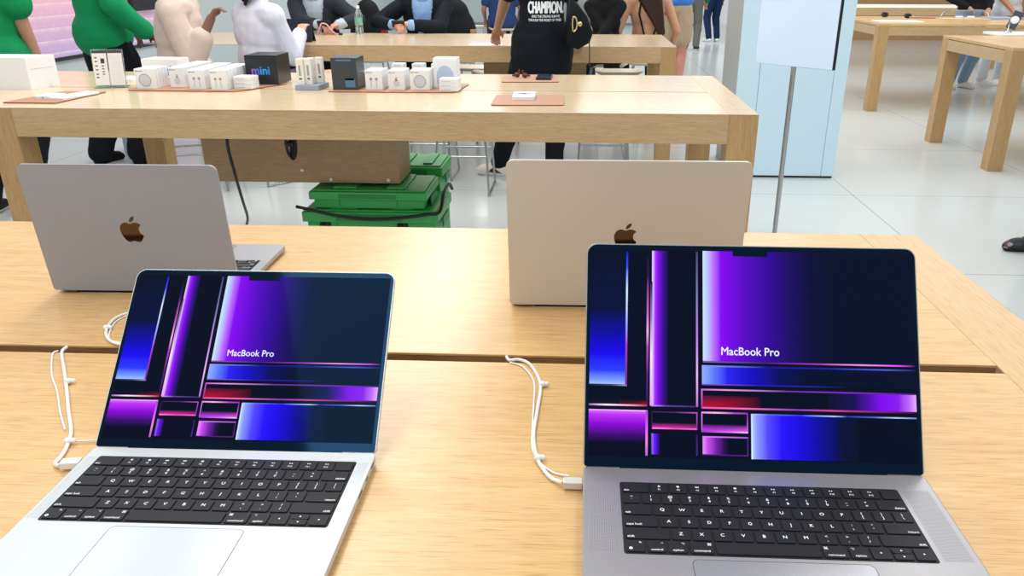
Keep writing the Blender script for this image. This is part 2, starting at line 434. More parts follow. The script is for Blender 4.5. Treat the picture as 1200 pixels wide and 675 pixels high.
def key_mesh(x0, y0, x1, y1, leg):
    """one keycap, local origin at its centre; material 0 cap, 1 legend"""
    w, h = (x1-x0)/2, (y1-y0)/2; mb = MB()
    P = rrect(-w, -h, w, h, .0018, 3); mb.prism(P, 0, .0014, 0, cham=.0003)
    z = .00145; ex, ey = (1, 0, 0), (0, 1, 0)
    T = lambda s, sz, x, y, al='CENTER', b=.00004: put_text(mb, s, sz, (x, y, z), ex, ey, 1, 1, b, al)
    s = leg.strip()
    def arrow(cx, cy, a):
        q = .0013; mb.add([V((cx, cy, z))+V((cos(a+t)*q, sin(a+t)*q, 0)) for t in (0, 2.1, 4.2)], [[0, 1, 2]], 1)
    if leg == '' or leg == ' ': pass
    elif s in ('esc', 'tab', 'caps lock') or leg == 'shift': T(s, .0040, -w+.0015, -h+.0028, 'LEFT')
    elif s in ('delete', 'return') or leg == 'shift ': T(s, .0040, w-.0015, -h+.0028, 'RIGHT')
    elif s in ('control', 'option', 'command'):
        T(s, .0037, 0, -h+.0030)
        sd = -1 if leg.endswith(' ') else 1; cx, cy = sd*(w-.0035), h-.0035
        if s == 'control': mb.tube([(cx-.0011, cy-.0006, z), (cx, cy+.0006, z), (cx+.0011, cy-.0006, z)], .00018, 1, 4)
        elif s == 'option':
            mb.tube([(cx-.0015, cy+.0009, z), (cx-.0005, cy+.0009, z), (cx+.0005, cy-.0009, z), (cx+.0015, cy-.0009, z)], .0002, 1, 4)
            mb.tube([(cx+.0004, cy+.0009, z), (cx+.0015, cy+.0009, z)], .0002, 1, 4)
        else:
            for dx in (-1, 1):
                for dy in (-1, 1): mb.ring((cx+dx*.0010, cy+dy*.0010, z), .0004, .0008, ex, ey, 1, 10)
            mb.ring((cx, cy, z), .0006, .0010, ex, ey, 1, 4)
    elif s == 'fn':
        T('fn', .0032, w-.0040, h-.0032); mb.ring((-w+.004, -h+.004, z), .0006, .0017, ex, ey, 1, 12)
    elif s == '<-': arrow(0, 0, pi)
    elif s == '->': arrow(0, 0, 0)
    elif s == 'up': arrow(0, 0, pi/2)
    elif s == 'down': arrow(0, 0, -pi/2)
    elif s[0] == 'F' and len(s) > 1:
        T(s, .0032, 0, -.0030); n = int(s[1:])
        if n in (1, 2, 5, 6):
            mb.ring((0, .0022, z), .0004, .0011+.0002*(n % 3), ex, ey, 1, 10)
        elif n in (3, 4):
            for k in (-1, 0, 1): mb.box((k*.0013-.0005, .0014, z-.0001), (k*.0013+.0005, .0030, z), 1)
        else:
            for k in (-1, 1): mb.add([(k*.0011-.0009, .0012, z), (k*.0011-.0009, .0032, z), (k*.0011+.0009, .0022, z)], [[0, 2, 1]], 1)
    elif '|' in s and len(s) == 3 and s != '|':
        a, c = (s[0], s[2]); T(a, .0048, 0, .0026); T(c, .0048, 0, -.0026, b=.00007)
    else: T(s, .0056, 0, 0, b=.00008)
    return mb
_keys = None
def keyboard_keys():
    global _keys
    if _keys is None:
        _keys = []; mx, my = .0013, .0012; px = (KW-2*mx)/14.5; py = (KH-2*my)/6; g = .0011
        for r, row in enumerate(K_ROWS):
            x = -KW/2+mx; y1 = -my-r*py; y0 = y1-py
            for leg, w in row:
                a, b_, c, d = x+g, y0+g, x+w*px-g, y1-g
                cells = [(leg, a, b_, c, d)]
                if leg == 'updown': cells = [('up', a, (b_+d)/2+.0003, c, d), ('down', a, b_, c, (b_+d)/2-.0003)]
                for l, q0, q1, q2, q3 in cells:
                    me = key_mesh(q0, q1, q2, q3, l).mesh('key'); me.materials.append(M['keycap']); me.materials.append(M['legend'])
                    _keys.append((me, ((q0+q2)/2, (q1+q3)/2)))
                x += w*px
    return _keys

def speaker_mat(base, dark):
    m, nt, b = nodes_of('drilled_aluminium_'+base); N = nt.nodes.new; L = nt.links.new
    tc = N('ShaderNodeTexCoord'); sc = N('ShaderNodeVectorMath'); sc.operation = 'SCALE'; sc.inputs['Scale'].default_value = 620
    fr = N('ShaderNodeVectorMath'); fr.operation = 'FRACTION'; sb = N('ShaderNodeVectorMath'); sb.operation = 'SUBTRACT'; sb.inputs[1].default_value = (.5, .5, .5)
    mu = N('ShaderNodeVectorMath'); mu.operation = 'MULTIPLY'; mu.inputs[1].default_value = (1, 1, 0)
    ln = N('ShaderNodeVectorMath'); ln.operation = 'LENGTH'; lt = N('ShaderNodeMath'); lt.operation = 'LESS_THAN'; lt.inputs[1].default_value = .27
    L(tc.outputs['Object'], sc.inputs[0]); L(sc.outputs[0], fr.inputs[0]); L(fr.outputs[0], sb.inputs[0]); L(sb.outputs[0], mu.inputs[0]); L(mu.outputs[0], ln.inputs[0]); L(ln.outputs['Value'], lt.inputs[0])
    mx = N('ShaderNodeMix'); mx.data_type = 'RGBA'; mx.inputs['A'].default_value = lin(base); mx.inputs['B'].default_value = lin(dark)
    L(lt.outputs[0], mx.inputs['Factor']); L(mx.outputs['Result'], b.inputs['Base Color'])
    b.inputs['Roughness'].default_value = .4; b.inputs['Metallic'].default_value = .4
    return m
M['speaker_s'] = speaker_mat('cdd2d5', '92979a'); M['speaker_g'] = speaker_mat('a9a7aa', '6c6b6f')
M['screen'] = vcol_mat('lit_display', 1.0, .05, (.10, .5, 1, 1), .07)

def wallpaper(hw, s0, s1):
    """verts / faces / corner colours of the picture, in lid millimetres of the 16-inch size, rescaled to this screen"""
    Q = []   # (x0,y0,x1,y1, colours bl br tr tl, layer)
    def c(h): return lin(h)[:3]
    def q(x0, y0, x1, y1, bl, br, tr, tl, ly): Q.append((x0, y0, x1, y1, (c(bl), c(br), c(tr), c(tl)), ly))
    def hg(x0, x1, y0, y1, stops, ly):           # gradient along x
        for (t0, a), (t1, b) in zip(stops, stops[1:]): q(x0+(x1-x0)*t0, y0, x0+(x1-x0)*t1, y1, a, b, b, a, ly)
    def vg(x0, x1, y0, y1, stops, ly):           # gradient along y, from the top down
        for (t0, a), (t1, b) in zip(stops, stops[1:]): q(x0, y1-(y1-y0)*t1, x1, y1-(y1-y0)*t0, b, b, a, a, ly)
    BG = '01061a'
    q(-172.8, 11.5, 172.8, 234.9, BG, BG, '01071a', '01071a', 0)
    # big violet panel
    hg(-51.3, 172.4, 115, 234.9, [(0, 'cfeaff'), (.022, 'b9c8ff'), (.05, 'c070ff'), (.085, '8600f6'), (.2, '5600c4'), (.31, '34009a'), (.42, '1a0660'), (.52, '070a34'), (.62, '020b26'), (1, '020b24')], 1)
    hg(-51.3, 172.4, 113.2, 114.8, [(0, '8060c8'), (.3, '402080'), (.55, 'b030c0'), (.75, 'ff9af0'), (.93, 'e050ff'), (1, '300a50')], 1)
    # blue panel, far left
    vg(-174+1.2, -134.5, 88, 234, [(0, '020c22'), (.45, '030c3a'), (.62, '0a06a0'), (.78, '1800f0'), (.9, '2a3cff'), (.97, '7b9cff'), (1, 'a8c4ff')], 1)
    vg(-134.4, -132.4, 86.5, 233, [(0, '1010d0'), (.12, '3a50ff'), (.3, 'd8f0ff'), (.55, '9aa8ff'), (.7, 'b040c0'), (1, '7a2a90')], 2)
    hg(-172.8, -132.4, 86.2, 87.6, [(0, '20204a'), (.6, '404070'), (1, 'b0a0e0')], 2)
    # thin pink line
    vg(-111.8, -109.6, 67, 230, [(0, '060a28'), (.15, '401050'), (.4, 'd060d0'), (.52, 'f8b0f0'), (.62, 'c040c8'), (.8, '50207a'), (1, '2a1a50')], 2)
    # tall violet panel
    hg(-106.3, -88.5, 66.5, 234.2, [(0, 'f0d8ff'), (.10, 'd9a8ff'), (.2, 'a030ff'), (.42, '7b00e2'), (.7, '3a0690'), (1, '050a2c')], 1)
    vg(-107.8, -105.6, 66, 200, [(0, '180a40'), (.3, 'a080d8'), (.6, 'ffe8ff'), (1, 'f0a0ff')], 2)
    hg(-106.5, -57.6, 65.3, 66.8, [(0, 'd0a0ff'), (.3, '7040b0'), (1, '3a2a70')], 2)
    # line beside it
    vg(-58.6, -56.6, 66, 234, [(0, '404870'), (.3, '8080b8'), (.55, 'c080e8'), (.8, 'f0b8ff'), (1, 'c070e8')], 2)
    q(-55.6, 64, -52.4, 234.6, '04041a', '04041a', '04041a', '04041a', 2)
    # horizontal line and lower left box
    vg(-172, -110, 66, 73, [(0, '030a22'), (1, '12061e')], 1)
    q(-140, 66.5, -110.3, 72, '500414', 'a00828', '1a0618', '030a22', 2)
    hg(-172.8, -110.2, 65, 66.9, [(0, '9a60c8'), (.3, 'fff0ff'), (.65, 'ffb0d8'), (1, 'b01840')], 3)
    vg(-172.8, -112, 13.4, 60.6, [(0, 'e070ff'), (.1, 'c030f8'), (.3, '8a00d8'), (.55, '3a0470'), (.72, '080420'), (1, '030418')], 1)
    hg(-172.8, -110.2, 59.6, 61, [(0, 'f0a0ff'), (1, 'ffb8ff')], 2)
    vg(-112.2, -109.8, 13.4, 60.6, [(0, '9050c0'), (.35, 'e060ff'), (.7, 'f090e8'), (1, 'c060d0')], 2)
    # four small boxes
    q(-105.4, 42.4, -57.6, 48, 'e030b8', 'c02890', '2a0420', '300428', 1); hg(-105.4, -57.6, 41.6, 43.1, [(0, 'ff90f0'), (.5, 'ff50b0'), (1, 'f070d8')], 2)
    hg(-105.4, -57.6, 58.9, 60.1, [(0, '402060'), (.5, '502070'), (1, 'd050e0')], 2); q(-58.4, 42, -57.2, 60, '8030a0', '8030a0', 'c050d8', 'c050d8', 2); q(-106, 42, -105, 60, '501070', '501070', '301050', '301050', 2)
    q(-52.8, 40, -4, 48, 'd040f8', 'f060f0', '140426', '180428', 1); hg(-52.8, -4, 39.3, 41, [(0, '8a30d8'), (.6, 'e070ff'), (1, 'ffc0ff')], 2)
    hg(-52.8, -4, 59.2, 61, [(0, 'f090ff'), (.3, 'ffc8f0'), (.7, 'b050c8'), (1, '9030b8')], 2); q(-53.2, 40, -52, 60.6, 'c050f0', 'c050f0', 'e080ff', 'e080ff', 2); q(-5.2, 40, -3.9, 60.6, 'e060f0', 'e060f0', '7028a0', '7028a0', 2)
    hg(-105.3, -97, 15, 36.6, [(0, 'b070ff'), (.25, '7020f0'), (.7, '4008b8'), (1, '0a0634')], 1); q(-106, 15, -104.9, 37, '6030c0', '6030c0', '9060f0', '9060f0', 2); q(-58.6, 15, -57.2, 36.6, '5020a8', '5020a8', '302070', '302070', 2)
    hg(-51.8, -24, 16.5, 34.6, [(0, 'f090ff'), (.2, 'c848f0'), (.5, '7820a8'), (.8, '2a0850'), (1, '06061e')], 1); hg(-52, -4, 34, 35.4, [(0, 'e080ff'), (1, 'b060d8')], 2); hg(-52, -4, 15.4, 16.6, [(0, '401870'), (1, '601890')], 2)
    q(-5, 16, -4, 34.6, '7020a0', '7020a0', '5020a0', '5020a0', 2)
    # right hand rows
    hg(-52.6, 172.4, 90, 110.4, [(0, '96b0ff'), (.06, '5a78ff'), (.12, '2a20f0'), (.22, '1408c8'), (.36, '06085a'), (.5, '020a28'), (1, '020c26')], 1)
    hg(-52.6, 172.4, 108.6, 110.2, [(0, '90a0ff'), (.3, '1a12a0'), (.6, '1a20a8'), (.86, '5060e0'), (1, '101858')], 2); hg(-52.6, 100, 89.2, 90.6, [(0, '8a60e0'), (.4, '2a10c0'), (.75, '2a18b0'), (1, '020a28')], 2)
    q(-52.8, 65, 10, 78, 'c00830', '20041a', '08041a', '500a30', 1)
    hg(80, 172.4, 65.8, 84.6, [(0, '040a28'), (.3, '180a54'), (.46, '4a06a8'), (.6, '8000f0'), (.8, '8a18f0'), (.92, 'c068f8'), (1, 'ecaaff')], 1)
    hg(-52.8, 172.4, 83.6, 85.2, [(0, 'e060e8'), (.12, 'f0a0f0'), (.4, '6a38a0'), (.7, '8028c8'), (1, '3a1a80')], 2); hg(-52.8, 172.4, 64.2, 66, [(0, 'f060b8'), (.2, 'ff70c0'), (.45, '8040b8'), (.6, 'e040a0'), (.8, '90207a'), (1, '300a40')], 2)
    q(-53.4, 65, -51.8, 85, 'd03090', 'd03090', 'e070ff', 'e070ff', 2)
    # large blue box
    hg(0, 110, 12.7, 59.5, [(0, 'b8d0ff'), (.05, '8a98ff'), (.15, '5448ff'), (.28, '2a0cff'), (.45, '1804e0'), (.65, '0c0698'), (.85, '040838'), (1, '030c26')], 1)
    hg(0, 172, 58.6, 60, [(0, 'b0c8ff'), (.1, '6070ff'), (.3, '3038ff'), (.5, 'b8d8ff'), (.58, '3030c0'), (.75, '5868f0'), (.88, 'c0d8ff'), (1, '7088e8')], 2); q(-.8, 12.6, .9, 59.8, 'd8f0ff', 'd8f0ff', 'c8e0ff', 'c8e0ff', 2)
    fx = hw/172.8; fy = (s1-s0)/(234.9-11.5)
    vs, fs, cs = [], [], []
    for x0, y0, x1, y1, cl, ly in Q:
        b = len(vs); z = .0002+ly*.00005
        for (x, y), k in zip(((x0, y0), (x1, y0), (x1, y1), (x0, y1)), cl):
            x = max(-172.8, min(172.8, x))*fx/1000; y = (s0+(max(11.5, min(234.9, y))-11.5)*fy)/1000
            vs.append((x, y, z)); cs.append(k+(1,))
        fs.append([b, b+1, b+2, b+3])
    # lettering
    tv, tf = text_geo('MacBook Pro', .0122, .93, .00014, 'LEFT')
    b = len(vs); x0 = -32.4*fx/1000; y0 = (s0+(125.4-11.5)*fy)/1000
    vs += [(x0+v[0]*fx, y0+v[1]*fy, .0005) for v in tv]; cs += [(.9, .9, 1., 1)]*len(tv); fs += [[i+b for i in f] for f in tf]
    me = bpy.data.meshes.new('display_picture'); me.from_pydata(vs, [], fs)
    at = me.color_attributes.new('pic', 'FLOAT_COLOR', 'POINT')
    for i, k in enumerate(cs): at.data[i].color = k
    return me

def laptop(label, big, silver, loc, yaw, angle, picture=True, logo=.037, low=0., yoff=-.006, zlid=.0125):
    W, Dp, koff = (.3557, .2481, .0307) if big else (.3126, .2212, .0225)
    al, lidm = ('silver', 'silver_lid') if silver else ('grey_alu', 'grey_lid')
    w = W/2; R = .0115
    t = thing('laptop', label, 'laptop', loc, yaw, None)
    nx, nd = (.140, .0065) if big else (.1195, .0060)
    # base: rounded slab with a recess for the hinge and an opening notch
    def base_outline(ins=0.):
        P = []
        a = rrect(-w+ins, -Dp+ins, w-ins, -ins, R-ins)
        n = 7
        P += a[:2*n]                                   # right front, right back corner
        P += [(nx, -ins), (nx, -nd), (-nx, -nd), (-nx, -ins)]
        P += a[2*n:4*n]
        return P
    mb = MB(); o_ = base_outline(); i_ = base_outline(.0012); b_ = base_outline(.004); n = len(o_)
    lay = [(b_, .0015), (o_, .0045), (o_, .0118), (i_, .0125)]
    vs = [(p[0], p[1], z) for P, z in lay for p in P]
    mb.add(vs, [[l*n+i, l*n+(i+1) % n, (l+1)*n+(i+1) % n, (l+1)*n+i] for l in range(3) for i in range(n)]+[list(range(n))[::-1]])
    tv, tf = poly_fill(i_); mb.add([(v[0], v[1], .0125) for v in tv], tf)
    base = obj('base', mb, al, t)
    # keyboard
    kx0, ky1 = -KW/2, -koff
    kb = obj('keyboard', MB().prism(rrect(kx0, ky1-KH, -kx0, ky1, .003), .01255, .01262), 'keywell', t)
    for me, (x, y) in keyboard_keys():
        k = bpy.data.objects.new('key', me); COL.objects.link(k); k.parent = kb; k.location = (x, ky1+y, .0126)
    tw, td = (.1605, .0995) if big else (.1290, .0800); ty = ky1-KH-(.0045 if big else .005)
    tp = obj('trackpad', MB().prism(rrect(-tw/2, ty-td, tw/2, ty, .006), .01252, .01262, 1).prism(rrect(-tw/2+.0006, ty-td+.0006, tw/2-.0006, ty-.0006, .0055), .01262, .01266, 0), ['trackpad_s' if silver else 'trackpad_g', 'gap'], t)
    sw = (w+kx0)
    for sgn in (-1, 1):
        xc = sgn*(w-sw/2-.001); hw_ = sw*.36
        obj('speaker_grille', MB().add([(xc-hw_, ky1-KH+.003, .01256), (xc+hw_, ky1-KH+.003, .01256), (xc+hw_, ky1-.001, .01256), (xc-hw_, ky1-.001, .01256)], [[0, 1, 2, 3]]), 'speaker_s' if silver else 'speaker_g', t)
    ft = MB()
    for sx in (-1, 1):
        for y in (-.03, -Dp+.03): ft.lathe([(.0001, 0), (.007, 0), (.007, .0018)], 0, 16, (sx*(w-.035), y, 0))
    obj('rubber_feet', ft, 'rubber', t)
    pt = MB()
    for sx in (1,):
        for y, l in ((-.022, .011), (-.046, .009), (-.072, .014)): pt.box((sx*(w-.0002)-.0004, y-l/2, .0065), (sx*(w-.0002)+.0004, y+l/2, .0092), 0, .0003)
    obj('ports', pt, 'black_plastic', t)
    # lid
    H = Dp-.0065+(.0025 if zlid < .01 else 0); th = .0042
    lid = obj('lid', MB().prism(rrect2(-w, .0005-low, w, H-low, R, .0045), -th, 0, 0, cham=.0004), lidm if not picture else al, t, (0, yoff, zlid), (RAD(90-(angle-90)), 0, 0))
    gl = MB().prism(rrect2(-w+.0012, .0008-low, w-.0012, H-low-.0012, R-.001, .003), 0, .00012)
    gl.box((-nx+.0005, -.0035-low*.3, -.0036), (nx-.0005, .0012, .00012))
    obj('bezel_glass', gl, 'black_glass', lid)
    hw, s0, s1 = (172.8, 11.5, 234.9) if big else (151.2, 10.5, 207.)
    s0 -= low*1000; s1 -= low*1000
    if picture: obj('display', wallpaper(hw, s0, s1), 'screen', lid)
    else: obj('display', MB().add([(-hw/1000, s0/1000, .0002), (hw/1000, s0/1000, .0002), (hw/1000, s1/1000, .0002), (-hw/1000, s1/1000, .0002)], [[0, 1, 2, 3]]), 'black_glass', lid)
    nw = .0188
    obj('camera_notch', MB().prism(rrect(-nw, s1/1000-.0055, nw, s1/1000+.001, .002), .0004, .00048), 'black_glass', lid)
    lg = MB()
    for v_, f_ in LOGO: lg.add([(-p[0]*logo*1.17, H*.51-low+p[1]*logo*1.17, -th-.00012) for p in v_], f_)
    obj('emblem', lg, 'mirror', lid)
    return t
Z0 = .9001
LA = laptop('silver laptop with wide open lit screen, left one of the two front laptops', False, True, (-.3749, .7198, Z0), RAD(.35), 134.4)
LB = laptop('larger space grey laptop with lit violet screen, right of the two front laptops', True, False, (.1849, .7064, Z0), RAD(.0), 120.07)
LC = laptop('space grey laptop turned away showing its lid, back left on the table', False, False, (-.7163, 1.1808, Z0), RAD(181.17), 94.87, False, .038, 0., .0028, .007)
LD = laptop('silver laptop turned away showing its pale lid, behind the large grey laptop', True, True, (.0671, 1.1575, Z0), RAD(180.9), 98.67, False, .036, 0., .0028, .007)

# ------------------------------------------------------------------ cables on the front table
def cable(label, pts, r=.0022, extra=None, ties=(), plug=None, plug_mat='white_plastic', rotp=0.):
    t = thing('charging_cable', label, 'cable', pts[0])
    o = V(pts[0]); sp = spline([V(p)-o for p in pts])
    obj('cord', MB().tube(sp, r), 'white_plastic', t)
    if extra: obj('tether_wire', MB().tube(spline([V(p)-o for p in extra]), r*.55), 'white_plastic', t)
    for p in ties:
        p = V(p)-o; obj('cable_tie', MB().ell(p, ((.0045, 0, 0), (0, .0045, 0), (0, 0, .004))).ell(p+V((.005, .001, 0)), ((.004, 0, 0), (0, .003, 0), (0, 0, .003))), 'white_plastic', t)
    if plug is not None:
        p = V(plug)-o; Rm = Matrix.Rotation(rotp, 3, 'Z')
        obj('plug', MB().box(p+V((-.010, -.0055, -.0038)), p+V((.010, .0055, .0045)), 0, .0012, Rm, p), plug_mat, t)
    return t
zc = .9028
cable('white charging cable curving from the slot into the large grey laptop',
      [(x, y, zc) for x, y in ((-.100, .972), (-.095, .962), (-.082, .964), (-.067, .952), (-.054, .919), (-.048, .885), (-.049, .832), (-.050, .774), (-.044, .731), (-.036, .709), (-.026, .692))]+[(-.014, .682, .905)],
      extra=[(x, y, .9015) for x, y in ((-.094, .957), (-.075, .945), (-.058, .905), (-.0545, .85), (-.053, .80), (-.050, .75), (-.040, .722), (-.024, .704), (-.008, .699))],
      ties=[(-.046, .893, .9045), (-.0425, .727, .9045)], plug=(-.0035, .6795, .9062), plug_mat='silver_lid', rotp=0)
cable('white charging cable running from the slot to the silver laptop',
      [(x, y, zc) for x, y in ((-.7275, .972), (-.724, .955), (-.694, .912), (-.655, .856), (-.620, .804), (-.588, .758), (-.574, .728), (-.568, .708), (-.566, .694))]+[(-.556, .6865, .905)],
      extra=[(x, y, .9015) for x, y in ((-.734, .962), (-.735, .951), (-.700, .895), (-.664, .85), (-.628, .80), (-.598, .762))],
      ties=[(-.662, .872, .9045), (-.577, .735, .9045)], plug=(-.5445, .6895, .9062), rotp=.15)
tw = MB().tube(spline([(-.577, .735, .9035), (-.56, .7395, .9025), (-.535, .742, .9022), (-.512, .745, .902)]), .0010)
tag(obj('tether_wire', tw, 'white_plastic'), 'thin white wire running beside the silver laptop hinge', 'wire')
cable('white cable loop lying beside the lid of the silver laptop',
      [(x, y, zc) for x, y in ((-.60, 1.125), (-.66, 1.115), (-.700, 1.098), (-.714, 1.076), (-.709, 1.044), (-.695, 1.015), (-.675, .993), (-.648, .982), (-.60, .985))],
      extra=[(x, y, .9015) for x, y in ((-.62, 1.118), (-.69, 1.095), (-.708, 1.072), (-.700, 1.035), (-.68, 1.0), (-.645, .989))],
      ties=[(-.707, 1.036, .9045)])

# ------------------------------------------------------------------ goods on the second table
def mat_pad(label, quad, th=.004, r=.02):
    cx = sum(p[0] for p in quad)/4; cy = sum(p[1] for p in quad)/4
    q = [V((p[0]-cx, p[1]-cy)) for p in quad]; P = []
    for i in range(4):
        a, b, c = q[i-1], q[i], q[(i+1) % 4]; d1 = (a-b).normalized(); d2 = (c-b).normalized()
        for k in range(6):
            t = k/5; p0, p1 = b+d1*r, b+d2*r; P.append(tuple(p0*(1-t)**2+b*2*t*(1-t)+p1*t*t))
    return tag(obj('leather_mat', MB().prism(P, 0, th, 1, top=0), ['leather', 'leather_edge'], None, (cx, cy, .9002)), label, 'mat')
mat_pad('tan leather mat with a white puck box and card, beside the clear sign holder', [(-2.352, 3.130), (-2.125, 3.128), (-2.105, 3.455), (-2.30, 3.455)], r=.012)
mat_pad('long tan leather mat under the white boxes and black mini box', [(-2.05, 3.50), (-1.535, 3.495), (-1.395, 3.78), (-2.05, 4.02)], r=.05)
mat_pad('tan leather mat under the black box and tall white headphone box', [(-1.14, 3.51), (-.565, 3.52), (-.54, 3.82), (-1.14, 3.82)], r=.04)
mat_pad('tan leather mat nearest the table edge with a square white watch box', [(-.370, 3.178), (-.076, 3.19), (-.085, 3.476), (-.376, 3.45)])
mat_pad('tan leather mat with brown earphones and a black phone', [(-.399, 3.885), (-.118, 3.90), (-.150, 4.195), (-.392, 4.165)])
ZT = .9044
FX, FZ = V((1, 0, 0)), V((0, 0, 1))
def boxed(name, label, w, d, h, face=None, mats=('white_card',), loc=(0, 0, 0), rot=0., group=None, cat='box', bev=.0015):
    """a product carton: body, plus the print on its front as a part; origin at the middle of its front bottom edge"""
    t = thing(name, label, cat, loc, rot, group)
    obj('carton', MB().box((-w/2, 0, 0), (w/2, d, h), 0, bev), mats[0], t)
    if face:
        mb = MB(); face(mb, w, h); obj('front_print', mb, ['line_grey', 'pale_grey', 'pale_blue', 'dark_print', 'white_print', 'steel_blue'], t)
    return t
yF = -.0006
def quad(mb, x0, z0, x1, z1, mi): mb.add([(x0, yF, z0), (x1, yF, z0), (x1, yF, z1), (x0, yF, z1)], [[0, 1, 2, 3]], mi)
def head_line(mb, w, h): quad(mb, -w*.42, h*.86, -w*.36, h*.91, 3); quad(mb, -w*.34, h*.865, -w*.05, h*.90, 0)
def f_ring(mb, w, h):
    head_line(mb, w, h); mb.ring((0, yF, h*.43), h*.29, h*.325, FX, FZ, 0); mb.ring((0, yF+.0002, h*.43), .001, h*.29, FX, FZ, 1)
def f_pods(mb, w, h):
    head_line(mb, w, h)
    for s in (-1, 1):
        mb.ring((s*w*.16, yF, h*.56), .0005, w*.085, FX, FZ, 0, 14); quad(mb, s*w*.16-w*.035, h*.12, s*w*.16+w*.035, h*.52, 1)
def f_plug(mb, w, h):
    head_line(mb, w, h); mb.ring((0, yF, h*.34), .0005, w*.2, FX, FZ, 1, 18); quad(mb, -w*.06, h*.46, w*.06, h*.6, 0); mb.tube([(-w*.05, yF, h*.62), (w*.02, yF, h*.66), (w*.08, yF, h*.62)], .0012, 0, 5)
def f_rows(mb, w, h):
    for k in range(3): quad(mb, -w*.42, h*(.08+.32*k), w*.42, h*(.085+.32*k+.015), 0)
def f_head(mb, w, h):
    pts = [(w*.36*cos(pi*k/16), h*.40+h*.36*sin(pi*k/16)) for k in range(17)]
    mb.add([(p[0], yF, p[1]) for p in pts]+[(-w*.36, yF, h*.12), (w*.36, yF, h*.12)], [list(range(19))], 2)
    quad(mb, -w*.36, h*.03, w*.36, h*.09, 1)
def f_dark(mb, w, h):
    pts = [(w*.38*cos(pi*k/16), h*.30+h*.45*sin(pi*k/16)) for k in range(17)]
    mb.add([(p[0], yF, p[1]) for p in pts], [list(range(17))], 3); quad(mb, w*.02, h*.08, w*.40, h*.36, 5); quad(mb, -w*.3, h*.9, w*.3, h*.95, 5)
def row(name, labels, n, w, d, h, face, loc, gap=.002, rot=0., lead_only=True, group=None):
    """a row of identical cartons standing one behind the other"""
    dirv = V((-sin(rot), cos(rot), 0))
    first = boxed(name, labels[0], w, d, h, face, loc=loc, rot=rot, group=group)
    for k in range(1, n):
        c = dup(first, V(loc)+dirv*(d+gap)*k, None, labels[k] if k < len(labels) else labels[-1])
    return first
ordw = ['second', 'third', 'fourth', 'fifth', 'sixth', 'seventh', 'eighth', 'ninth']
def series(front, what, n): return [front]+['white carton, %s from the front of the %s row' % (ordw[k], what) for k in range(n-1)]
row('charger_box', series('white carton with a grey ring, front of the row nearest the sign holder', 'ring charger', 5), 5, .088, .0225, .087, f_ring, (-1.972, 3.545, ZT), .004, 0)
row('adapter_box', series('white carton with a small plug picture, front of the row beside the ring charger', 'plug adapter', 4), 4, .072, .070, .088, f_plug, (-1.848, 3.595, ZT), .003, 0)
row('earphone_box', series('white carton with earphones picture, front of the row between two white rows', 'middle earphone', 5), 5, .074, .058, .084, f_pods, (-1.735, 3.545, ZT), .003, 0)
row('earphone_box', series('white carton with earphones picture, front of the row beside the small stack', 'right earphone', 9), 9, .070, .028, .086, f_pods, (-1.626, 3.520, ZT), .004, 0)
for base_, nm in (((-1.535, 3.565), 'small stack by the black mini box'), ((-.598, 3.545), 'small stack before the tall headphone box')):
    for k, wd in enumerate(('bottom', 'middle', 'top')):
        boxed('cable_box', 'flat white carton, %s of the %s' % (wd, nm), .084, .075, .0175, lambda mb, w, h: quad(mb, -w*.4, h*.3, w*.1, h*.5, 1), loc=(base_[0], base_[1], ZT+.018*k), rot=RAD(-3))
def mini_text(mb_name, parent, size, loc, off=0.):
    tv, tf = text_geo('mini', size, 1., size*.03, 'CENTER')
    me = bpy.data.meshes.new('lettering'); me.from_pydata([(v[0]+loc[0], loc[1], v[1]+loc[2]) for v in tv], [], tf)
    at = me.color_attributes.new('pic', 'FLOAT_COLOR', 'POINT'); xs = [v[0] for v in tv]; x0, x1 = min(xs), max(xs)
    st = [lin('c06ad8'), lin('4f7df0'), lin('38b8e8'), lin('3f8cf4')]
    for i, v in enumerate(tv):
        t = (v[0]-x0)/(x1-x0)*2.999; k = int(t); f = t-k
        at.data[i].color = tuple(st[k][j]*(1-f)+st[k+1][j]*f for j in range(4))
    return obj('lettering', me, M['mini'], parent)
M['mini'] = vcol_mat('gradient_print', .75, .5, (1, 1, 1, 1), .2)
b = boxed('speaker_box', 'black carton with blue and violet mini lettering beside the white boxes', .150, .17, .132, None, ('black_card',), (-1.502, 3.715, ZT), 0)
mini_text('', b, .052, (-.004, -.0008, .062))
b = boxed('speaker_box', 'white carton with blue mini lettering, behind the ring charger row', .185, .12, .090, None, ('white_card',), (-2.115, 3.96, .9003), RAD(-2))
mini_text('', b, .07, (.055, -.0008, .034))
# grey tray with five slim cartons
t = thing('display_tray', 'open grey tray holding slim white cartons, between the two long mats', 'tray', (-1.245, 3.565, .9003), RAD(-4))
obj('tray', MB().box((-.055, 0, 0), (.055, .13, .022), 0, .002), 'tray_grey', t)
for k, (x, y) in enumerate(((-.030, .020), (-.030, .052), (.004, .030), (.004, .066), (.034, .095))):
    lb = ['front left', 'rear left', 'front middle', 'rear middle', 'right'][k]
    boxed('case_box', 'slim white carton leaning in the grey tray, %s one' % lb, .032, .022, .112,
          lambda mb, w, h: (quad(mb, -w*.15, h*.35, w*.15, h*.75, 0), quad(mb, -w*.2, h*.2, w*.2, h*.26, 3)), ('warm_card',), (-1.245+x, 3.565+y, .9225), RAD(-4))
boxed('headphone_box', 'large black carton with a dark dome picture, on the mat beside the grey tray', .115, .13, .138, f_dark, ('black_card2',), (-1.068, 3.565, ZT), 0)
boxed('earphone_box', 'white carton with earphones picture, first of the trio beside the black box', .076, .12, .085, f_pods, loc=(-.939, 3.57, ZT), rot=0)
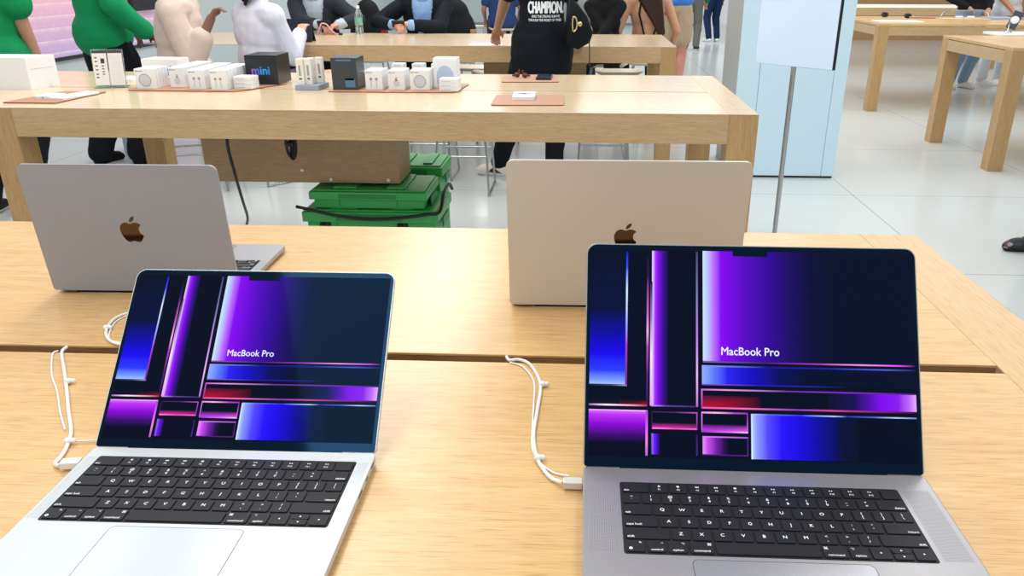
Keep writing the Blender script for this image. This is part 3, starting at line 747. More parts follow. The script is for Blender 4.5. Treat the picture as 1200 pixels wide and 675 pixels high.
boxed('adapter_box', 'white carton with a plug picture, middle of the trio beside the black box', .073, .12, .084, f_plug, loc=(-.838, 3.575, ZT), rot=0)
boxed('charger_box', 'white carton with a grey ring, last of the trio before the tall box', .085, .11, .086, f_ring, loc=(-.733, 3.58, ZT), rot=0)
boxed('headphone_box', 'tall white carton with a pale blue dome picture at the end of the mat', .108, .10, .128, f_head, loc=(-.632, 3.665, ZT), rot=0)
for k, (x, lb) in enumerate(((-.93, 'earphone'), (-.83, 'plug adapter'), (-.735, 'ring charger'))):
    boxed('spare_box', 'pale carton in the second row behind the %s box of the trio' % lb, .058, .06, .078, lambda mb, w, h: quad(mb, -w*.3, h*.8, w*.3, h*.9, 2), ('pale_blue_card',), loc=(x+.015, 3.95, .9003), rot=RAD(-3))
boxed('spare_box', 'small white carton standing behind the black dome box', .05, .05, .062, None, loc=(-1.005, 3.71, ZT))
# things at the far end
b = thing('laptop_box', 'big white laptop carton lying at the end of the second table', 'box', (-2.80, 3.515, .9003), RAD(0))
obj('carton', MB().prism([(-.24, 0), (.314, 0), (.352, .15), (-.24, .15)], 0, .139, 0, cham=.002), 'white_card', b)
obj('lid_seam', MB().add([(.3176, .012, .086), (.3494, .138, .086), (.3494, .138, .0872), (.3176, .012, .0872)], [[0, 1, 2, 3]]), 'line_grey', b)
t = thing('watch_box', 'small white rounded box on the leather mat beside the clear sign holder', 'box', (-2.235, 3.265, ZT), RAD(-4))
obj('case', MB().prism(rrect(-.045, -.045, .045, .045, .015), 0, .012, 0, cham=.002), 'white_plastic', t); obj('front_dot', MB().box((-.005, -.0456, .004), (.003, -.0449, .007)), 'dark_print', t)
t = thing('phone', 'white phone lying flat on the leather mat by the sign holder', 'phone', (-2.155, 3.305, ZT), RAD(-12))
obj('body', MB().prism(rrect(-.038, -.10, .038, .10, .012), 0, .008, 0, cham=.0015), 'white_plastic', t); obj('camera_bump', MB().prism(rrect(-.028, .04, .0, .075, .008), .008, .0095), 'pale_grey', t); obj('badge', MB().ring((0, -.0, .0082), .0005, .008, (1, 0, 0), (0, 1, 0), 0, 16), 'line_grey', t)
t = thing('sign_holder', 'clear acrylic stand with two printed info cards', 'sign holder', (-2.165, 3.60, .9003), RAD(14)); t.scale = (.88, 1, .96)
obj('stand', MB().box((-.075, -.006, 0), (.075, .004, .175), 0, .001, Matrix.Rotation(RAD(-10), 3, 'X'), V((0, 0, 0))).box((-.075, -.02, 0), (.075, .05, .004), 0, .001), 'acrylic', t)
for k in (-1, 1):
    Rm = Matrix.Rotation(RAD(-10), 3, 'X'); cd = MB()
    def cq(x0, z0, x1, z1, mi, yy=-.0075): cd.add([Rm @ V((x, yy-(.0005 if mi else 0), z)) for x, z in ((x0, z0), (x1, z0), (x1, z1), (x0, z1))], [[0, 1, 2, 3]], mi)
    cx = k*.037; cq(cx-.034, .012, cx+.034, .170, 0); cq(cx-.034, .158, cx+.034, .170, 1)
    if k < 0:
        for z in (.135, .118, .098, .08, .06, .045): cq(cx-.024, z, cx-.012, z+.005, 1)
        cq(cx+.004, .112, cx+.022, .134, 1)
        for z in (.098, .085, .072, .06): cq(cx+.006, z, cx+.018, z+.004, 1)
    else:
        for j in range(14): cq(cx-.026, .022+.0095*j, cx+.026, .0235+.0095*j, 2)
    obj('info_card', cd, ['warm_card', 'dark_print', 'pale_grey'], t)
t = thing('phone', 'white phone lying flat behind the ring charger boxes', 'phone', (-2.235, 3.86, .9003), RAD(8))
obj('body', MB().prism(rrect(-.05, -.07, .05, .07, .012), 0, .014, 0, cham=.002), 'white_plastic', t); obj('badge', MB().ring((0, 0, .0142), .0005, .008, (1, 0, 0), (0, 1, 0), 0, 16), 'line_grey', t)
t = thing('watch_box', 'square white box with a grey watch picture on the near leather mat', 'box', (-.250, 3.375, ZT), RAD(1))
obj('case', MB().prism(rrect(-.047, -.075, .047, .075, .012), 0, .016, 0, cham=.002), 'white_card', t)
obj('watch_picture', MB().prism(rrect(-.033, -.045, .033, .05, .004), .0162, .0165, 0).prism(rrect(-.028, -.012, .028, .016, .006), .0166, .0170, 1).prism(rrect(-.010, -.011, .010, .013, .005), .0171, .0174, 2), ['pale_grey', 'line_grey', 'dark_print'], t)
t = thing('phone', 'black phone lying on the far leather mat', 'phone', (-.197, 4.045, ZT), RAD(-1))
obj('body', MB().prism(rrect(-.0375, -.085, .0375, .085, .012), 0, .010, 0, cham=.0015), 'black_plastic', t); obj('display', MB().prism(rrect(-.034, -.081, .034, .081, .010), .0101, .0104), mat('dark_phone_glass', '1c3040', .1), t)
t = thing('earphones', 'brown earphones in a small heap on the far leather mat', 'earphones', (-.315, 4.05, ZT))
br = mat('brown_plastic', '5a2e1a', .45); M['brown'] = br
for s_ in (-1, 1):
    obj('earbud', MB().ell((s_*.02, -.01*s_, .012), ((.014, 0, 0), (0, .012, 0), (0, 0, .012))).caps((s_*.02, -.01*s_, .012), (s_*.042, .02, .008), .006, .005).caps((s_*.01, -.01*s_, .018), (s_*.01, -.012*s_, .034), .005, .004), 'brown', t)

# cables under the second table
t = thing('cable_bundle', 'coiled black cable bundle hanging under the second table', 'cable', (-1.325, 3.50, .748))
lp = MB()
for k in range(6):
    a = .02+.004*k; lp.tube([(sin(2*pi*j/20)*a*.55+.004*k-.01, -.004*k*.6-.006, -.075+cos(2*pi*j/20)*(.055+.003*k)) for j in range(20)], .0042, 0, 6, True)
obj('coil', lp, 'black_cable', t); obj('wrap', MB().tube([(-.02, -.01, -.075), (.02, -.012, -.072)], .012, 0, 10), 'black_plastic', t)
obj('lead', MB().tube(spline([(-.10, 0, -.002), (-.06, -.01, -.02), (-.02, -.01, -.03), (.02, -.01, -.005), (.035, -.01, -.03)]), .004), 'black_cable', t)
tag(obj('power_cord', MB().tube(spline([(-1.53, 3.34, .79), (-1.535, 3.32, .70), (-1.56, 3.40, .568), (-1.66, 3.66, .36), (-1.80, 4.0, .17), (-1.94, 4.28, .03), (-1.985, 4.39, .008)]), .007), 'black_cable'), 'black power cord hanging from the second table down to the floor', 'cord')

# ------------------------------------------------------------------ green crates
def crate(label, x0, x1, y0, y1, z0, z1, lip, discs=False):
    cx, cy = (x0+x1)/2, (y0+y1)/2; hx, hy, h = (x1-x0)/2, (y1-y0)/2, z1-z0
    t = thing('storage_crate', label, 'crate', (cx, cy, z0))
    b = MB(); ins = .018
    b.box((-hx+ins, -hy+ins, 0), (hx-ins, hy-ins, h-lip), 0, .006)
    for x in (-hx*.5, hx*.48): b.box((x-.003, -hy+ins-.002, .01), (x+.003, -hy+ins+.004, h-lip), 1, .001)
    obj('body', b, ['crate_green', 'crate_dark'], t)
    r = MB()
    r.box((-hx, -hy, h-lip), (hx, hy, h), 0, .006)
    obj('rim', r, ['crate_green'], t)
    pn = MB(); pn.box((-hx*.5, -hy-.003, h-lip+.008), (hx*.48, -hy+.004, h-.012), 0, .002)
    obj('label_panel', pn, 'crate_dark', t)
    ld = MB(); ld.box((-hx+.012, -hy+.012, h), (hx-.012, hy-.012, h+.008), 0, .003); ld.box((-hx*.6, -hy+.03, h+.008), (-hx*.2, hy-.03, h+.018), 0, .004); ld.box((hx*.3, -hy+.03, h+.008), (hx*.62, hy-.03, h+.018), 0, .004)
    obj('lid', ld, 'crate_green', t)
    hd = MB()
    for s in (-1, 1): hd.box((s*hx-.004, -hy*.4, h-lip-.05), (s*hx+.004, hy*.4, h-lip-.005), 0, .003)
    obj('handle', hd, 'crate_dark', t)
    if discs:
        for x in (-hx*.68, hx*.46):
            d = MB().lathe([(.0001, .016), (.010, .016), (.010, .012), (.024, .012), (.028, 0)], 0, 20)
            o = obj('roller_cap', d, 'black_plastic', t, (x, -hy+.016, h-lip-.020), (pi/2, 0, 0))
    return t
crate('green storage crate with round black caps, lowest under the second table', -1.322, -.672, 3.52, 3.92, 0, .345, .05, True)
crate('green storage crate stacked on the lower one under the second table', -1.282, -.722, 3.53, 3.86, .357, .440, .038)
crate('small green crate with a white mark, behind the stacked pair', -1.02, -.72, 3.955, 4.25, 0, .462, .05)
tag(obj('rubber_strap', MB().tube(spline([(-1.335, 3.50, .376), (-1.28, 3.495, .366), (-1.15, 3.493, .338), (-1.0, 3.493, .322), (-.85, 3.493, .330), (-.72, 3.495, .348), (-.66, 3.505, .36), (-.655, 3.60, .42), (-.655, 3.75, .43), (-.655, 3.85, .38)]), .008), 'black_cable'), 'black rubber strap slung around the stacked green crates', 'strap')

# ------------------------------------------------------------------ stools
def stool(label, x, y, rot=0., first=[None]):
    if first[0] is not None: return dup(first[0], (x, y, 0), rot, label)
    t = thing('stool', label, 'stool', (x, y, 0), rot); H = .60
    s = MB(); P = rrect(-.21, -.15, .21, .15, .07); n = len(P)
    lay = [(.86, -.026), (1, -.012), (1, 0), (.93, .006), (.5, -.004)]
    vs = [(p[0]*k, p[1]*k, H-.006+z+.02*abs(p[0]*k/.21)**2-.02) for k, z in lay for p in P]
    s.add(vs, [[l*n+i, l*n+(i+1) % n, (l+1)*n+(i+1) % n, (l+1)*n+i] for l in range(4) for i in range(n)]+[list(range(n))[::-1], list(range(4*n, 5*n))], 0, True)
    obj('seat', s, 'stool_seat', t)
    for sx in (-1, 1):
        lg = MB().tube(spline([(sx*.13, -.09, H-.035), (sx*.165, -.15, .30), (sx*.18, -.19, .03), (sx*.18, -.17, .008), (sx*.18, 0, .008), (sx*.18, .17, .008), (sx*.18, .19, .03), (sx*.165, .15, .30), (sx*.13, .09, H-.035)], 6), .008)
        obj('leg', lg, 'chrome', t)
    obj('foot_rail', MB().tube([(-.167, -.158, .26), (.167, -.158, .26)], .007).tube([(-.167, .158, .26), (.167, .158, .26)], .007), 'chrome', t)
    first[0] = t
    return t
stool('pale wood stool tucked under the far edge of the table near its corner leg', .31, 7.22)
stool('pale grey stool at the far side of the table, partly behind the black tee', -.76, 7.02, .1)
stool('pinkish wood stool deeper under the table beside the tall white box', -1.02, 7.46, -.1)
stool('stool with chrome legs seen under the second table above the green crates', -1.12, 5.68)
stool('stool with chrome legs between the green crates and the brown sneaker', -.80, 5.28)
stool('stool with chrome legs seen under the second table beside its corner leg', .15, 5.70)
stool('stool under the seated person in the beige shirt', -2.66, 5.24, .4)
stool('stool under the seated person in the white shirt', -2.20, 5.52, -.7)
stool('stool under the person in the grey suit', -2.38, 7.55)
stool('stool under the person in the navy suit', -1.43, 7.55)
stool('distant pale stool beside the person in blue by the far table', -1.76, 13.3)
stool('distant stool carrying the person in blue', -1.27, 12.75, .2)
stool('stool under the person with the bare back and long hair', .62, 8.02)
stool('stool under the person in the black top', .21, 7.85)
stool('stool under the person in the grey tee behind the black bag', -.09, 8.55)

# ------------------------------------------------------------------ sign stand
th = math.atan2(-.331, .286)
t = thing('sign_stand', 'slim steel pole stand holding a blank pale blue sign panel', 'sign', (1.03, 4.03, 0), 0)
obj('base_plate', MB().lathe([(.0001, 0), (.15, 0), (.15, .006), (.012, .012), (.0001, .012)], 0, 32), 'steel', t)
obj('pole', MB().tube([(0, 0, .01), (0, 0, .985)], .0125, 0, 16), 'steel', t)
pn = obj('sign_panel', MB().box((-.218, -.012, .970), (.218, .012, 1.56), 0, .002), 'black_plastic', t, (0, 0, 0), (0, 0, th*.97))
obj('sign_face', MB().box((-.2165, -.0155, .9715), (.2165, -.0122, 1.5585), 0, .0005), 'sign_face', pn)

# ------------------------------------------------------------------ wall displays
def pink_mat():
    m, nt, b = nodes_of('pink_violet_rows'); N = nt.nodes.new; L = nt.links.new
    tc = N('ShaderNodeTexCoord'); sx = N('ShaderNodeSeparateXYZ'); L(tc.outputs['Object'], sx.inputs[0])
    mr = N('ShaderNodeMapRange'); mr.inputs['From Min'].default_value = .6; mr.inputs['From Max'].default_value = 1.15; L(sx.outputs['Z'], mr.inputs['Value'])
    r = N('ShaderNodeValToRGB'); r.color_ramp.elements[0].color = lin('b9a2cc'); r.color_ramp.elements[1].color = lin('e9b4c4'); L(mr.outputs[0], r.inputs['Fac'])
    w = N('ShaderNodeMath'); w.operation = 'MULTIPLY'; w.inputs[1].default_value = 9; L(sx.outputs['Z'], w.inputs[0])
    f = N('ShaderNodeMath'); f.operation = 'FRACT'; L(w.outputs[0], f.inputs[0])
    mp = N('ShaderNodeMapping'); mp.inputs['Scale'].default_value = (1, 9, 6); nz = N('ShaderNodeTexNoise'); nz.inputs['Scale'].default_value = 1.; nz.inputs['Detail'].default_value = 1
    L(tc.outputs['Object'], mp.inputs[0]); L(mp.outputs[0], nz.inputs['Vector'])
    pw = N('ShaderNodeMath'); pw.operation = 'POWER'; pw.inputs[1].default_value = 5; L(f.outputs[0], pw.inputs[0])
    ml = N('ShaderNodeMath'); ml.operation = 'MULTIPLY'; L(pw.outputs[0], ml.inputs[0]); L(nz.outputs['Fac'], ml.inputs[1])
    mx = N('ShaderNodeMix'); mx.data_type = 'RGBA'; mx.inputs['B'].default_value = lin('fbeef0'); L(ml.outputs[0], mx.inputs['Factor']); L(r.outputs['Color'], mx.inputs['A'])
    L(mx.outputs['Result'], b.inputs['Base Color']); L(mx.outputs['Result'], b.inputs['Emission Color']); b.inputs['Emission Strength'].default_value = .25; b.inputs['Roughness'].default_value = .35
    return m
t = thing('wall_display', 'long pink and violet wall display behind the green shirts', 'display', (-5.085, 8.1, 0))
pb = MB(); n = 60
for r in range(14):                                   # rows of soft rounded tufts
    z = .62+r*.111
    for k in range(27):
        y = -1.9+k*.1418
        pb.ell((.0, y+.07, z+.055), ((.025, 0, 0), (0, .068, 0), (0, 0, .054)), 0, 8, 6)
obj('tufted_face', MB().box((.0, -1.9, .62), (.02, 1.9, 2.2)), pink_mat(), t)
tf = obj('tufts', pb, pink_mat(), t); tf['kind'] = 'stuff'
obj('frame', MB().box((-.012, -1.92, .585), (.03, 1.92, .62), 0, .003), 'black_plastic', t)
t = thing('television', 'black framed screen hung on the pink wall display', 'television', (-5.0, 9.27, .98))
obj('frame', MB().box((-.02, -.30, 0), (.02, .30, .85), 0, .004), 'black_plastic', t)
obj('screen', MB().box((.0205, -.28, .03), (.0225, .28, .82), 0, .0005), mat('dim_tv_glass', '1d2b3a', .1), t)
obj('bracket', MB().box((-.055, -.1, .2), (-.021, .1, .5)), 'black_plastic', t)

# ------------------------------------------------------------------ people
_ml = {}
def fab(col, rough=.8):
    k = (col, rough)
    if k not in _ml: _ml[k] = mat('cloth_'+col, col, rough, 0, .10, 14, .2, bump=.5)
    return _ml[k]
def skin(col):
    k = ('s', col)
    if k not in _ml: _ml[k] = mat('skin_'+col, col, .5, 0, .06, 20, .4)
    return _ml[k]
def remesh(mb, vox, smooth=3, name='body'):
    o = bpy.data.objects.new('tmp', mb.mesh('tmp')); COL.objects.link(o)
    r = o.modifiers.new('r', 'REMESH'); r.mode = 'VOXEL'; r.voxel_size = vox; r.use_smooth_shade = True
    if smooth:
        s = o.modifiers.new('s', 'SMOOTH'); s.iterations = smooth; s.factor = .5
    dg = bpy.context.evaluated_depsgraph_get(); dg.update()
    me = bpy.data.meshes.new_from_object(o.evaluated_get(dg)); me.name = name
    bpy.data.objects.remove(o)
    if name in ('shirt', 'jacket', 'trousers', 'sleeves'):                 # soft folds in the cloth
        sd = V((len(me.vertices) % 97, 3.1, 7.7))
        ns = [v.normal.copy() for v in me.vertices]
        for v, nv in zip(me.vertices, ns):
            q = v.co*5.5+sd; q.z *= .75
            v.co += nv*(.009*(.5-abs(noise.noise(q)))*1.6-.004+.004*noise.noise(v.co*15+sd))
    me.polygons.foreach_set('use_smooth', [True]*len(me.polygons))
    return me
def ik(a, c, l1, l2, hint):
    a, c = V(a), V(c); d = c-a; L = min(d.length, (l1+l2)*.999); L = max(L, abs(l1-l2)+.01); u = d.normalized()
    x = (l1*l1-l2*l2+L*L)/(2*L); h = math.sqrt(max(0, l1*l1-x*x))
    n = V(hint)-u*V(hint).dot(u); n.normalize()
    return a+u*x+n*h, a+u*L
def person(label, x, y, rot, top, bottom, shoe='1a1a1a', sk='c99b7f', hair='2a1d16', S=1., seat=None, lean=0., hands=(None, None), feet=(None, None),
           sleeve='long', legs='long', hair_len=0, vox=.012, jacket=None, fingers=False, elbow=((-.5, -.3, -1), (.5, -.3, -1)), curl=.5, head_turn=(0, 0), bare=False, loose=0., knees=(None, None), sole='e8e8e6', shirt_low=None, tw=1., sg=0., tg=0., toes=(None, None), high=False, hair_x=0., collar=False):
    """standing or seated figure; local frame: +y forward, +x its right... faces `rot` degrees from world +y (counter-clockwise)"""
    R = Matrix.Rotation(RAD(rot), 3, 'Z'); base = V((x, y, 0))
    Lo = lambda p: R.inverted() @ (V(p)-base)          # world -> local
    pz = (.93*S if seat is None else seat+.085)
    pel = V((0, 0, pz)); ln = RAD(lean); up = V((0, sin(ln), cos(ln))); fw = V((0, cos(ln), -sin(ln))); X = V((1, 0, 0))
    ch = pel+up*.34*S; sh = pel+up*.48*S; nk = pel+up*.54*S; hd = pel+up*.70*S+fw*.025
    B = MB(); C = MB(); T = MB(); J = MB(); bw = 1.0
    def torso(mb, g, low=True, cut=None):
        mb.ell(ch, (X*(.165*S*tw+g), fw*(.105*S+g), up*(.20*S+g)))
        mb.ell(pel+up*.17*S, (X*(.145*S*tw+g), fw*(.10*S+g), up*(.20*S+g*.5)))
        if low: mb.ell(pel+up*.02, (X*(.165*S*tw+g), fw*(.12*S+g), up*(.15*S+g*.3)))
        mb.caps(sh-X*.15*S*tw-up*.03, sh+X*.15*S*tw-up*.03, .06*S+g, .06*S+g)
        mb.caps(sh-up*.01, nk, .075*S+g*.7, .058*S+g*.5)
    torso(B, 0)
    B.caps(nk-up*.04, hd-up*.03, .055*S, .052*S)
    # head with jaw, nose, brow, ears
    hr = Matrix.Rotation(RAD(head_turn[0]), 3, 'Z') @ Matrix.Rotation(RAD(-head_turn[1]-lean*.6), 3, 'X'); hx, hf, hu = hr @ X, hr @ V((0, 1, 0)), hr @ V((0, 0, 1))
    hc = hd+hu*.03
    B.ell(hc, (hx*.073, hf*.092, hu*.105)); B.ell(hc-hu*.06+hf*.028, (hx*.055, hf*.06, hu*.058))
    B.caps(hc+hf*.088+hu*.012, hc+hf*.108-hu*.022, .008, .014); B.caps(hc-hx*.035+hf*.078+hu*.03, hc+hx*.035+hf*.078+hu*.03, .013, .013)
    B.caps(hc-hx*.022+hf*.083-hu*.05, hc+hx*.022+hf*.083-hu*.05, .009, .009)
    for s in (-1, 1): B.ell(hc+hx*s*.076-hf*.005, (hx*.012, hf*.02, hu*.032))
    # arms
    tip = {}
    for i, s in enumerate((-1, 1)):
        so = sh+X*s*.185*S*tw-up*.035
        w = Lo(hands[i]) if hands[i] is not None else so+V((s*.06, .06, -.50*S))
        e, w = ik(so, w, .29*S, .26*S, elbow[i])
        B.caps(so, e, .050*S, .040*S); B.caps(e, w, .040*S, .027*S)
        d = (w-e).normalized(); sd = d.cross(V((0, 0, 1)));
        if sd.length < .2: sd = X.copy()
        sd.normalize(); pn = sd.cross(d)                      # palm side
        if pn.z > 0: pn = -pn
        B.caps(w, w+d*.03, .027*S, .026*S)
        for q in (-1.2, 0, 1.2): B.caps(w+d*.025+sd*q*.014, w+d*.085+sd*q*.019, .016, .013)
        for k, (q, l) in enumerate(((-1.5, .062), (-.5, .074), (.5, .078), (1.5, .068))):
            p0 = w+d*.085+sd*q*.0185; c1 = curl
            d1 = (d*cos(c1)+pn*sin(c1)+sd*q*.06); p1 = p0+d1*l*.5; d2 = d*cos(c1*2.3)+pn*sin(c1*2.3)+sd*q*.04; p2 = p1+d2*l*.5
            B.caps(p0, p1, .0088, .0082); B.caps(p1, p2, .0082, .0068)
        ts = -s
        p0 = w+d*.03+sd*ts*.022*(1 if sd.dot(X) >= 0 else -1); t1 = (d*.75+sd*ts*(1 if sd.dot(X) >= 0 else -1)*.6+pn*.35).normalized()
        B.caps(p0, p0+t1*.04, .012, .0105); B.caps(p0+t1*.04, p0+t1*.04+(d*.9+pn*.5).normalized()*.03, .0105, .008)
        tip[i] = w
        g = .013+sg
        if jacket: C.caps(e.lerp(w, .62), w-d*.012, .036*S+g*.5, .031*S+g)
        elif sleeve == 'long': C.caps(so, e, .053*S+g, .043*S+g); C.caps(e, w-d*.015, .043*S+g, .031*S+g)
        elif sleeve == 'rolled': C.caps(so, e, .053*S+g, .043*S+g); m_ = e.lerp(w, .55); C.caps(e, m_, .045*S+g, .044*S+g); C.caps(e.lerp(w, .46), e.lerp(w, .58), .044*S+g, .044*S+g)
        elif sleeve == 'short': C.caps(so, so.lerp(e, .62), .058*S+g, .060*S+g)
        if jacket: J.caps(so, e, .060*S+.02, .048*S+.018); J.caps(e, w-d*.05, .048*S+.018, .036*S+.014)
    # legs
    shoes = []
    for i, s in enumerate((-1, 1)):
        hp = pel+X*s*.09*S-up*.03
        if seat is None:
            ft = Lo(feet[i]) if feet[i] is not None else V((s*.10, 0, 0)); an = V((ft.x, ft.y-.02, .085))
            k, an = ik(hp, an, .43*S, .42*S, (s*.1, 1, 0))
            toe = V((s*.25, 1, 0)).normalized()
            if toes[i] is not None: toe = V(toes[i]).normalized()
        else:
            k = Lo(knees[i]) if knees[i] is not None else hp+V((s*.06, .40*S, -.02))
            ft = Lo(feet[i]) if feet[i] is not None else V((k.x, k.y-.06, max(.27, seat-.46)))
            an = V((ft.x, ft.y, ft.z+.085)); d = an-k
            if d.length > .43*S: an = k+d.normalized()*.43*S
            toe = V((s*.15, 1, 0)).normalized()
        B.caps(hp, k, .078*S, .055*S); B.caps(k, an, .054*S, .036*S); cf = k.lerp(an, .3); B.ell(cf-toe*.012, (X*.05*S, toe*.054*S, V((0, 0, .12*S))))
        B.caps(an-V((0, 0, .04)), an-V((0, 0, .045))+toe*.14, .036, .03)
        g = .021+tg
        if legs == 'long': T.caps(hp, k, .082*S+g, .060*S+g); T.caps(k, an+V((0, 0, .015)), .060*S+g, .044*S+g)
        elif legs == 'shorts': T.caps(hp, k.lerp(hp, .40), .088*S+g, .082*S+g*1.5)
        elif legs == 'mini': T.caps(hp, k.lerp(hp, .55), .085*S+g, .078*S+g)
        h0 = an-V((0, 0, .085)); F = MB()
        F.ell(h0+V((0, 0, .042))-toe*.02, (V((.044, 0, 0)), V((0, .05, 0)), V((0, 0, .045)))); F.caps(h0+V((0, 0, .055)), h0+V((0, 0, .036))+toe*.14, .048, .036); F.caps(h0+V((0, 0, .026))-toe*.04, h0+V((0, 0, .026))+toe*.165, .03, .03)
        F.caps(h0+V((0, 0, .05)), h0+V((0, 0, .095)), .044, .043)
        shoes.append((F, h0))
    T.ell(pel+up*.0, (X*(.17*S+.014), fw*(.125*S+.014), up*(.13*S)))
    me = remesh(B, vox, 2, 'person')
    o = obj('person', me, skin(sk), None, (x, y, 0), (0, 0, RAD(rot))); tag(o, label, 'person')
    if top and not bare:
        gl = .016+loose
        torso(C, gl, not high)
        if high: C.ell(pel+up*.06, (X*(.17*S+gl), fw*(.125*S+gl), up*.11))
        if shirt_low: C.ell(pel-up*shirt_low*.4, (X*(.17*S+gl+.012), fw*(.125*S+gl+.012), up*(.14*S+shirt_low)))
        ts = obj('shirt', remesh(C, max(vox, .010), 4, 'shirt'), fab(top), o)
    elif bare:
        C = MB(); C.ell(ch-up*.25*S, (X*(.152*S+.012), fw*(.105*S+.012), up*.045)); C.tube([ch-up*.24*S-X*.03*S-fw*.115*S, ch-X*.10*S-fw*.105*S, sh-X*.075*S-fw*.055, sh-X*.09*S+fw*.03], .011, 0, 8).tube([ch-up*.24*S+X*.03*S-fw*.115*S, ch+X*.10*S-fw*.105*S, sh+X*.075*S-fw*.055, sh+X*.09*S+fw*.03], .011, 0, 8)
        ts = obj('halter_top', remesh(C, .009, 1, 'halter_top'), fab(top), o)
    if collar: obj('collar', MB().tube([nk-up*.012+X*.072*S*cos(2*pi*k/20)+fw*(.068*S*sin(2*pi*k/20)+.004)-up*(.022*max(0, sin(2*pi*k/20))) for k in range(20)], .016, 0, 8, True), fab(top), o)
    if jacket:
        JT = MB(); torso(JT, .034); jm = remesh(JT, .011, 3, 'jacket'); bm = bmesh.new(); bm.from_mesh(jm)
        kill = []
        for f in bm.faces:
            c = f.calc_center_median(); rel = c-pel; hgt = rel.dot(up)
            if rel.dot(fw) > .03 and .06 < hgt and abs(c.x) < .015+.075*max(0., min(1, (hgt-.06)/.38)) and hgt < .62*S: kill.append(f)
        bmesh.ops.delete(bm, geom=kill, context='FACES'); bm.from_mesh(remesh(J, .011, 3, 'sleeves')); bm.to_mesh(jm); bm.free()
        obj('jacket', jm, fab(jacket), o)
    if bottom: obj('trousers' if legs == 'long' else 'shorts', remesh(T, max(vox, .011), 4, 'trousers'), fab(bottom), o)
    for F, h0 in shoes:
        fm = remesh(F, .008, 2, 'shoe')
        for v in fm.vertices:
            if v.co.z < h0.z+.002: v.co.z = h0.z+.002
        f = obj('shoe', fm, [fab(shoe, .6), fab(sole, .6)], o)
        for p in fm.polygons:
            if p.center.z < h0.z+.024: p.material_index = 1
    H = MB(); H.ell(hc+hu*.022-hf*.014, (hx*.082, hf*.096, hu*.100)); 
    if hair_len:
        for q in range(-3, 4):
            H.caps(hc+hx*q*.022-hf*.07, hc+hx*q*.028-hf*.115-V((0, 0, hair_len*.4)), .034, .034); H.caps(hc+hx*q*.028-hf*.115-V((0, 0, hair_len*.4)), hc+hx*(q*(.026-hair_x*.12)+hair_x)-hf*.16-V((0, 0, hair_len-.03*abs(q-1))), .034, .012)
    hm = remesh(H, .010, 2, 'hair'); bm = bmesh.new(); bm.from_mesh(hm)
    kl = [f for f in bm.faces if (f.calc_center_median()-hc).dot(hf) > .045 and (f.calc_center_median()-hc).dot(hu) < .06]
    bmesh.ops.delete(bm, geom=kl, context='FACES'); bm.to_mesh(hm); bm.free()
    obj('hair', hm, fab(hair, .5), o)
    for s in (-1, 1): obj('eye', MB().ell(hc+hx*s*.030+hf*.083+hu*.012, (hx*.011, hf*.010, hu*.008), 0, 10, 8).ell(hc+hx*s*.030+hf*.0905+hu*.012, (hx*.005, hf*.004, hu*.005), 1, 8, 6), ['white_plastic', 'black_plastic'], o)
    o['_'] = 0; del o['_']
    return o, dict(R=R, base=base, pel=pel, up=up, fw=fw, ch=ch, sh=sh, hc=hc, shirt=locals().get('ts'), tip={k: R @ v+base for k, v in tip.items()})

def floral():
    m, nt, b = nodes_of('floral_cloth'); tc = nt.nodes.new('ShaderNodeTexCoord'); v = nt.nodes.new('ShaderNodeTexVoronoi'); v.inputs['Scale'].default_value = 38
    r = nt.nodes.new('ShaderNodeValToRGB'); r.color_ramp.interpolation = 'CONSTANT'
    for p, c in ((.0, '2b2f35'), (.35, '8a2f45'), (.6, '8f9a98'), (.8, '3d4248')):
        e = r.color_ramp.elements[0] if p == 0 else r.color_ramp.elements.new(p); e.position = p; e.color = lin(c)
    nt.links.new(tc.outputs['Object'], v.inputs['Vector']); sp = nt.nodes.new('ShaderNodeSeparateColor'); nt.links.new(v.outputs['Color'], sp.inputs[0]); nt.links.new(sp.outputs[0], r.inputs['Fac'])
    nt.links.new(r.outputs['Color'], b.inputs['Base Color']); b.inputs['Roughness'].default_value = .7; return m
_ml[('6d4a50', .6)] = floral()
def two_tone():
    m, nt, b = nodes_of('brown_white_leather'); tc = nt.nodes.new('ShaderNodeTexCoord'); w = nt.nodes.new('ShaderNodeTexNoise'); w.inputs['Scale'].default_value = 16; w.inputs['Detail'].default_value = 0
    r = nt.nodes.new('ShaderNodeValToRGB'); r.color_ramp.interpolation = 'CONSTANT'; r.color_ramp.elements[0].color = lin('3c221e'); r.color_ramp.elements[1].position = .52; r.color_ramp.elements[1].color = lin('e6dcd4')
    nt.links.new(tc.outputs['Object'], w.inputs['Vector']); nt.links.new(w.outputs['Fac'], r.inputs['Fac']); nt.links.new(r.outputs['Color'], b.inputs['Base Color']); b.inputs['Roughness'].default_value = .5; return m
_ml[('4a2a24', .6)] = two_tone()
# two in green tops on the left
person('person in a green tee at the frame edge, standing by the big white carton', -3.44, 4.60, -6, '0f8750', '14171f', sk='b98a72', S=1.02, sleeve='short', sg=.018,
       hands=(None, (-3.235, 4.72, .80)), elbow=((-.5, -.3, -1), (.25, -.5, -1)), loose=.02, vox=.012, feet=((-3.62, 4.52, 0), (-3.40, 4.58, 0)), shirt_low=.05)
person('person in a green long-sleeved top and black trousers reaching toward the oak table', -3.56, 5.95, -38, '10905a', '10131c', sk='6b4636', S=1.06, sleeve='long', sg=.022, tg=.026,
       hands=((-3.56, 6.35, .96), (-3.205, 5.90, .985)), elbow=((-.6, -.2, -1), (.5, -.6, -.8)), loose=.036, vox=.008, feet=((-3.74, 5.93, 0), (-3.42, 5.93, 0)), shoe='101010', sole='101010', curl=.45, shirt_low=.05)
